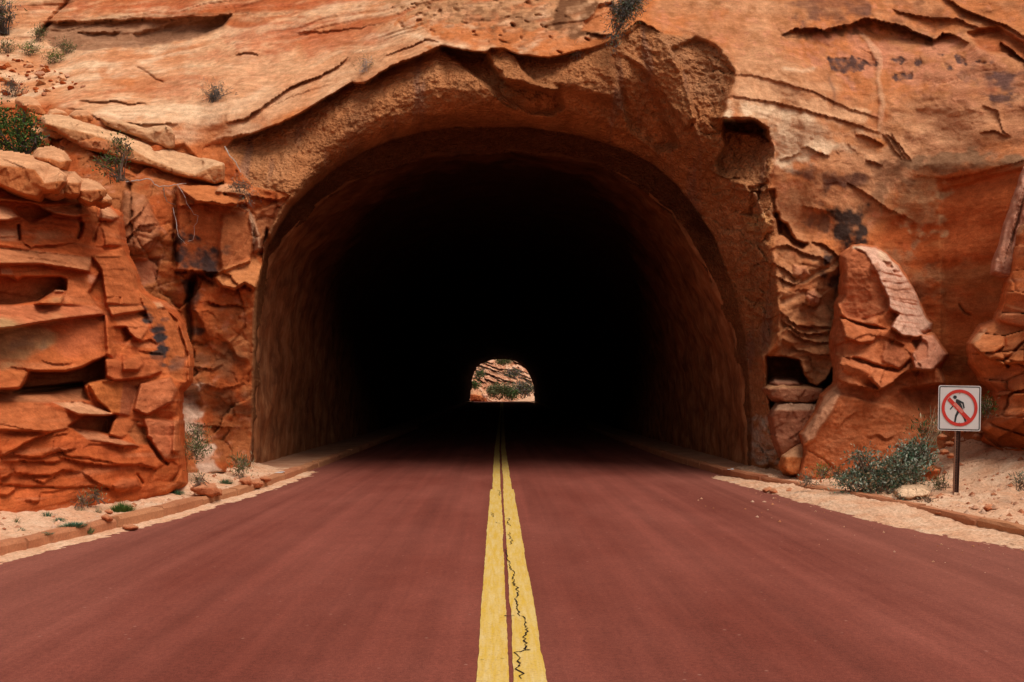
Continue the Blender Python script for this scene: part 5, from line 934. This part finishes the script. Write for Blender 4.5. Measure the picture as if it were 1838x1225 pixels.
# dead roots over the left wall
def ribbon(name, label, pts, Yo, r_, mat, cat):
    P = []; 
    for i in range(len(pts)-1):
        (a, b), (c, d) = pts[i], pts[i+1]; n = max(2, int(math.hypot(c-a, d-b)/6))
        for j in range(n): x = a+(c-a)*j/n+random.gauss(0, .6); y_ = b+(d-b)*j/n+random.gauss(0, .6); P.append((x, y_))
    P.append(pts[-1]); Ys = [surfY(x, y_)-Yo for x, y_ in P]; Ys = [min(Ys[max(0, i-3):i+4]) for i in range(len(Ys))]
    v, f = tubes([[px2(x, y_, yy_) for (x, y_), yy_ in zip(P, Ys)]], r_, r_*.5, 5); o = mesh(name, v, f, mat); tag(o, label, cat); return o
def B_(*P): return Z(180, 300, 4.083, P)
ribbon('dead_root', 'pale dead root running right from the thin shrub to the corner of the red wall', B_((190,105),(290,100),(330,88),(370,92),(400,125),(430,145),(500,140),(545,128),(580,125),(630,122)), .05, .012, 'twig_pale', 'root')
ribbon('dead_root', 'pale dead twig dangling in a loop down the smooth red panel', B_((565,130),(600,180),(625,225),(630,265),(665,310),(685,345),(718,360),(708,410),(690,440),(685,530),(640,545)), .05, .007, 'twig_pale', 'root')
ribbon('dead_root', 'short thin twig hanging at the left edge of the smooth red panel', B_((535,300),(550,380),(565,480),(580,515),(610,545),(635,572)), .05, .006, 'twig_pale', 'root')
ribbon('dead_root', 'twisted root dropping into the crevice below the thin shrub', B_((460,150),(470,210),(490,250),(520,272),(548,275)), .05, .010, 'bark', 'root')
ribbon('dead_branch', 'dry forked twig sticking up right of the long slab', [(404,264),(412,280),(424,292),(432,310)], .08, .012, 'twig_pale', 'branch')
# sage bushes and plants on the right bank
Y = groundY(1590, 886)+.25
shrub('sage_bush', 'wide grey green sage bush sprawling over the sand left of the sign', bx(1590, 886, Y), clump(Y, (1545,862,36,20), (1585,856,40,24), (1622,862,34,20), (1550,826,22,14), (1600,838,24,16), (1522,868,20,12), (1575,878,52,10), (1640,848,20,16)), 5200, .052, [('leaf_sage', .44), ('leaf_teal', .18), ('leaf_pale', .22), ('leaf_dry', .16)], 9, 'bush', 60, .010, 'bark', .5, .42)
Y = 14.8
shrub('sage_bush', 'upper grey green sage bush behind the wide one, nearest the sign post', bx(1645, 838, Y), clump(Y, (1642,808,24,12), (1655,824,22,11), (1622,824,20,12), (1658,812,12,8), (1640,835,30,10)), 2400, .048, [('leaf_sage', .5), ('leaf_pale', .3), ('leaf_teal', .2)], 10, 'bush', 36, .009, 'bark', .5, .42)
for i, (a, b, rx, ry, Y, mt, n, s_, lab) in enumerate(((1768,734,11,13,15.0,'leaf_green',420,.05,'dark green plant growing from the rock right of the sign panel'), (1836,866,12,10,12.5,'leaf_sage',220,.05,'grey green plant at the right edge on the sand'), (1688,872,12,8,13.9,'leaf_olive',200,.05,'small olive plant between the brick red boulder and the sign post'),
        (1478,850,14,6,15.6,'leaf_bright',260,.05,'bright green grass patch at the foot of the pillar'), (1448,862,12,8,15.0,'leaf_sage',110,.05,'sparse grey green sprig left of the pillar foot grass'), (1503,852,8,5,15.4,'leaf_olive',110,.05,'olive sprig between the grass patch and the sage bush'), (1670,775,24,12,15.4,'leaf_olive',160,.09,'dry olive brush on the bank behind the sage bushes'),
        (1612,902,10,6,13.2,'leaf_sage',80,.05,'grey sprig at the left end of the flat sandy slab'), (1662,900,10,7,13.1,'leaf_dry',80,.05,'dry sprig at the right end of the flat sandy slab'),
        (350,808,19,14,15.4,'leaf_olive',520,.06,'olive shrub half way up the pale chute left of the tunnel'), (354,778,13,9,15.8,'leaf_olive',220,.06,'small olive shrub at the top of the pale chute'), (436,838,15,16,17.0,'leaf_olive',460,.06,'twiggy dark shrub at the foot of the wall left of the tunnel'),
        (172,891,8,9,12.1,'leaf_olive',150,.035,'upright olive tuft against the base of the left outcrop'), (148,901,5,6,11.9,'leaf_olive',80,.035,'small olive tuft left of the upright one at the outcrop base'), (358,862,6,6,14.0,'leaf_olive',120,.04,'little tuft above the red stones on the left sand'))):
    shrub('small_plant', lab, bx(a, b+ry, Y), clump(Y, (a, b, rx, ry)), n, s_, [(mt, .75), ('leaf_dry', .25)], 50+i, 'plant', 10, .005, 'bark', .7, .22)
def tuft(name, label, px, py, wpx, hpx, n, mats, seed, cat='grass tuft'):
    Y = groundY(px, py-2); s_ = Y/F; r = np.random.RandomState(seed); base = px2(px, py, Y); root = empty(name, base); tag(root, label, cat); 
    for mt, fr in mats:
        v = []; f = []
        for i in range(int(n*fr)):
            a = r.rand()*6.283; q = r.rand()**.6; b0 = np.array(base)+np.array([math.cos(a)*q*wpx*.42, math.sin(a)*q*wpx*.42, 0])*s_; b0[2] -= .01; h_ = hpx*s_*r.uniform(.5, 1.1)*(1-.5*q); t_ = b0+np.array([math.cos(a)*q*wpx*.25*s_+r.randn()*.02, math.sin(a)*q*wpx*.25*s_+r.randn()*.02, h_]); sd = np.array([math.cos(a+1.57), math.sin(a+1.57), 0])*.006; k_ = len(v); v += [tuple(b0-sd), tuple(b0+sd), tuple(t_)]; f.append((k_, k_+1, k_+2))
        mesh('blade', v, f, mt, root); root.children[-1]['kind'] = 'stuff'
    return root
tuft('grass_tuft', 'bright green grass tuft in the middle of the left sand strip', 218, 920, 42, 24, 800, [('leaf_bright', .8), ('leaf_green', .2)], 1)
tuft('grass_tuft', 'blue green tuft near the crest of the left sand strip', 317, 889, 26, 14, 380, [('leaf_teal', .8), ('leaf_bright', .2)], 2)
tuft('grass_tuft', 'green tuft just above the kerb bend, left of the tunnel mouth', 405, 870, 26, 15, 320, [('leaf_teal', .5), ('leaf_olive', .5)], 3)
tuft('grass_tuft', 'sprawling blue green mat close behind the left kerb', 132, 945, 44, 12, 460, [('leaf_teal', 1)], 4)
tuft('grass_tuft', 'small blue green tuft between the sprawling mat and the outcrop', 106, 938, 20, 14, 280, [('leaf_teal', 1)], 5)
tuft('grass_tuft', 'thin blue green tuft highest of the three in the left corner sand', 84, 928, 24, 14, 180, [('leaf_teal', .8), ('leaf_dry', .2)], 6)
tuft('grass_tuft', 'tiny blue green tuft left of the sprawling mat', 38, 952, 14, 8, 140, [('leaf_teal', 1)], 7)
tuft('grass_tuft', 'faint blue green tuft nearest the kerb below the sprawling mat', 84, 958, 24, 6, 140, [('leaf_teal', .6), ('leaf_dry', .4)], 8)
tuft('weed', 'weed growing in front of the left kerb', 162, 956, 12, 16, 60, [('leaf_olive', 1)], 9, 'weed')
tuft('weed', 'dry straw coloured stalks at the left end of the sand strip', 28, 940, 12, 18, 36, [('leaf_dry', .6), ('leaf_olive', .4)], 10, 'weed')
tuft('weed', 'dry stalks on the sand below the upright olive tuft', 144, 918, 16, 20, 40, [('leaf_dry', .6), ('leaf_olive', .4)], 11, 'weed')
tuft('weed', 'dry stalks left of the bright green tuft', 176, 922, 14, 20, 36, [('leaf_dry', .7), ('leaf_olive', .3)], 12, 'weed')
tuft('weed', 'dark low weed among the sand crest stones', 284, 880, 10, 10, 60, [('leaf_olive', 1)], 13, 'weed')
tuft('grass_tuft', 'little grey green tuft at the left foot of the tunnel wall', 430, 862, 12, 8, 80, [('leaf_teal', .5), ('leaf_dry', .5)], 14)
# long dry stalks behind the sign
Y = 15.1; root = empty('dry_grass', px2(1668, 800, Y)); tag(root, 'long dry straw stalks leaning left of the sign panel', 'grass'); r = np.random.RandomState(4); v = []; f = []
paths = [[px2(1655+r.randint(30), 805, Y), px2(1665+r.randint(26), 770, Y+r.randn()*.05), px2(1670+r.randint(30), 725+r.randint(25), Y+r.randn()*.1)] for _ in range(16)]
v, f = tubes(paths, .005, .002, 3); mesh('stalks', v, f, 'leaf_dry', root)
o_ = mesh('litter', [px2(540*0+1262, 830, 20.2) for _ in range(0)] or [(4.3, 18.6, .135), (4.42, 18.62, .14), (4.44, 18.8, .15), (4.32, 18.78, .135)], [(0, 1, 2, 3)], 'paper'); tag(o_, 'scrap of white litter on the right tunnel walkway', 'litter')
o_ = mesh('litter', [(-3.98, 17.9, .14), (-3.84, 17.92, .145), (-3.82, 18.12, .15), (-3.96, 18.1, .14)], [(0, 1, 2, 3)], 'paper'); tag(o_, 'scrap of white litter on the left tunnel walkway', 'litter')

# ------------------------------------------------------------------ the sign
SY = groundY(1715, 886); fx, fy, fz = px2(1715, 887, SY); ux_, uy_, uz_ = px2(1720, 733, SY); SG = empty('no_pedestrians_sign', (fx, fy, fz)); tag(SG, 'square white sign with a crossed out walking figure on a brown metal post', 'sign')
def box(x0, x1, y0, y1, z0, z1): 
    v = [(x, y, z) for x in (x0, x1) for y in (y0, y1) for z in (z0, z1)]; return v, [(0,1,3,2),(4,6,7,5),(0,4,5,1),(2,3,7,6),(0,2,6,4),(1,5,7,3)]
lean = (ux_-fx)/(uz_-fz)
def lz(v, ox=fx, oy=SY, oz=fz): return [(ox+x+lean*z, oy+y, oz+z) for x, y, z in v]
H = uz_-fz+.30
v, f = box(-.030, .030, .012, .017, -.3, H); mesh('post', lz(v), f, 'post_metal', SG)
for a, b in ((-.034, -.029), (.029, .034)): v, f = box(a, b, -.022, .014, -.3, H); mesh('post_flange', lz(v), f, 'post_metal' if a > 0 else 'post_pale', SG)
v = []; f = []
for i in range(36): q, g_ = box(-.006, .006, .0095, .0115, .03+i*.035, .045+i*.035); f += [tuple(a+len(v) for a in t_) for t_ in g_]; v += q
mesh('post_holes', lz(v), f, 'crack', SG)['kind'] = 'stuff'
PW, PH = .275, .305; th = math.radians(-1.2); yw = math.radians(8)
def pm(v, dy=0.0):
    r_ = []
    for x, z, y in v:
        x2, z2 = x*math.cos(th)-z*math.sin(th)+.02*z, x*math.sin(th)+z*math.cos(th); r_.append((ux_+x2*math.cos(yw)+(y+dy)*math.sin(yw), SY-.035+(y+dy)*math.cos(yw)-x2*math.sin(yw), uz_+z2))
    return r_
def rrect(w_, h_, r_, n=6):
    P = []
    for cx, cy, a0 in ((w_-r_, h_-r_, 0), (-w_+r_, h_-r_, 90), (-w_+r_, -h_+r_, 180), (w_-r_, -h_+r_, 270)):
        for i in range(n+1): a = math.radians(a0+90*i/n); P.append((cx+r_*math.cos(a), cy+r_*math.sin(a)))
    return P
def slab_(name, P, y0, y1, mat):      # flat prism facing the road
    n = len(P); v = pm([(x, z, y0) for x, z in P]+[(x, z, y1) for x, z in P]); f = [tuple(range(n)), tuple(range(2*n-1, n-1, -1))]+[(i, n+i, n+(i+1) % n, (i+1) % n) for i in range(n)]; return mesh(name, v, f, mat, SG)
def ringp(name, A, B, y, mat):
    n = len(A); v = pm([(x, z, y) for x, z in A]+[(x, z, y) for x, z in B]); return mesh(name, v, [(i, (i+1) % n, n+(i+1) % n, n+i) for i in range(n)], mat, SG)
slab_('panel', rrect(PW, PH, .03), 0, .003, 'sign_white'); ringp('border', rrect(PW-.011, PH-.011, .024), rrect(PW-.024, PH-.024, .015), -.001, 'sign_black')
cir = lambda r_, n=48: [(r_*math.cos(6.2832*i/n), r_*1.07*math.sin(6.2832*i/n)+.005) for i in range(n)]
# walking figure: traced from the panel (crop units, 5.106 per pixel, centre 410,372)
def W_(*P): s_ = 1/(5.106)*SY/F; return [((x-410)*s_, (372-y)*s_) for x, y in P]
slab_('walker_figure', W_((378,292),(392,290),(446,318),(456,370),(445,374),(434,330),(418,322),(432,352),(440,382),(462,440),(474,500),(462,504),(446,462),(412,404),(388,450),(378,506),(364,504),(372,440),(394,386),(380,352),(362,350),(332,388),(324,382),(352,346),(376,338)), -.0035, -.0012, 'sign_black')
slab_('walker_head', [(a[0]+W_((369,272))[0][0], a[1]+W_((369,272))[0][1]) for a in [(.0245*math.cos(i*.524), .0245*math.sin(i*.524)) for i in range(12)]], -.0035, -.0012, 'sign_black')
slab_('slash_bar', W_((300,300),(322,272),(508,464),(486,492)), -.0050, -.0038, 'sign_red'); slab_('slash_fade', W_((352,338),(374,318),(450,398),(430,420)), -.0056, -.0052, 'sign_pink')
ringp('prohibition_ring', cir(.232), cir(.192), -.0062, 'sign_red')
for dz in (-.2, .2): slab_('bolt', [(.008*math.cos(i*1.047), dz+.008*math.sin(i*1.047)) for i in range(6)], -.009, -.0063, 'post_pale')

# ------------------------------------------------------------------ beyond the tunnel
HF = Field(axis(780, 1010, 380, 1460, .5, 9), axis(600, 728, 380, 736, .5, 9), lambda X, Y: 173+np.clip(726-Y, -4, 400)*.40+np.clip(np.abs(X-900)-110, 0, 600)*-.02, seed=77, jit=.8)
uu, vv = HF.X*.1, HF.Yp*.1; colours(HF, (.66,.33,.19), (.56,.235,.12), (.72,.42,.27), 950, 0)
sv = HF.Yp-.34*HF.X+fbm(uu*.5, vv*.5, 3, 951)*9; bd = pn(sv*.16, uu*.12, 952)*.6+pn(sv*.4, uu*.2, 953)*.4
HF.D += bd*1.6+fbm(uu, vv, 4, 954)*1.2; m_ = sst(.02, .3, bd)[..., None]; HF.C += (np.array((.40,.14,.07), 'f4')-HF.C)*m_*.6; m_ = sst(.1, .35, -bd)[..., None]; HF.C += (np.array((.78,.50,.34), 'f4')-HF.C)*m_*.6
def X_(*P): return Z(800, 620, 8.75, P)
for P in (X_((440,300),(560,320),(720,380),(880,430)), X_((600,275),(760,350),(860,372),(960,388)), X_((520,258),(640,262),(760,290)), X_((620,440),(760,480),(900,540),(1100,590)), X_((700,470),(880,575)), X_((880,420),(1000,480),(1120,530)),
          X_((980,215),(1080,255),(1180,300),(1260,350)), X_((1130,440),(1240,480),(1350,530)), X_((1040,340),(1180,400),(1320,460)), X_((440,380),(560,420),(700,455)), X_((600,520),(720,560),(860,600)), X_((460,500),(560,560),(640,600)), X_((1180,500),(1280,540),(1360,570))):
    HF.ledge(P, 3.2, 2.4, 1.6, .5); HF.stroke(P, (.22,.07,.04), .9, .85)  # dark strokes paint in the shadow lines along the ledges
ho = HF.build('hillside'); tag(ho, 'slickrock hillside beyond the far end of the tunnel', kind='structure')
def farbush(label, px, py, rx, ry, Y, mats, n, seed, sz=.28):
    cl = clump(Y, (px, py, rx, ry), (px-rx*.5, py+ry*.2, rx*.6, ry*.8), (px+rx*.5, py+ry*.1, rx*.6, ry*.8)); shrub('bush', label, px2(px, py+ry, Y), cl, n, sz, mats, seed, 'bush', 12, .05, 'bark', .3, .6)
farbush('broad olive bush by the road beyond the tunnel', 896, 703, 24, 15, 171, [('foliage_far', .6), ('leaf_olive', .4)], 2600, 1); farbush('low dark green bush between the two large far bushes', 918, 709, 10, 9, 170, [('leaf_green', .6), ('foliage_far', .4)], 900, 8); farbush('round grey bush on the right beyond the tunnel', 941, 700, 21, 17, 173, [('leaf_grey', .4), ('foliage_far', .6)], 2200, 2)
farbush('dark green bush at the top of the far hillside', 903, 649, 14, 8, 194, [('leaf_green', .6), ('foliage_far', .4)], 900, 3); farbush('dark bush on the left of the far hillside', 861, 673, 6, 10, 187, [('leaf_green', .5), ('leaf_grey', .5)], 600, 4)
farbush('dark bush on the right of the far hillside', 921, 672, 11, 8, 187, [('leaf_grey', .6), ('leaf_green', .4)], 800, 5); farbush('small dark bush low on the left beyond the tunnel', 852, 692, 5, 8, 178, [('leaf_green', 1)], 400, 6)
farbush('brushy bush in the upper left of the far view', 868, 646, 8, 4, 197, [('leaf_grey', .5), ('leaf_green', .5)], 400, 7)
for a, b, s_, c_, lab in ((851,710,5,(.50,.13,.045),'jagged orange rock at the left beyond the tunnel'), (859,711,6,(.52,.15,.05),'second jagged orange rock beyond the tunnel, right of the first'), (867,713,5,(.48,.14,.05),'low orange rock by the far bushes'), (869,708,3,(.75,.42,.28),'pale stone on top of the far orange rocks')):
    Y = 166 if b > 707 else 165.6; rock('boulder', lab, [(a-s_,b+9),(a-s_*.8,b-s_*.3),(a-s_*.2,b-s_),(a+s_*.5,b-s_*.6),(a+s_,b+2),(a+s_,b+9)], 'boulder', (c_, PALE), Y=Y, th=0, R=3, h_=.3, planes=[(.9, 0), (-.7, .2)], seed=a, step=.7, plunge=.3, deep=3, rough=.3)
sh_ = sheet('sand_bank', *[a for a in (lambda X, Y: (X, Y, .72+.9*np.exp(-((X-6.2)/2.2)**2-((Y-164)/3)**2)))(*np.meshgrid(np.arange(2.6, 12, .4), np.arange(157, 171, .5)))], 'sand', 'pale sand bank on the right beyond the tunnel', 'structure')
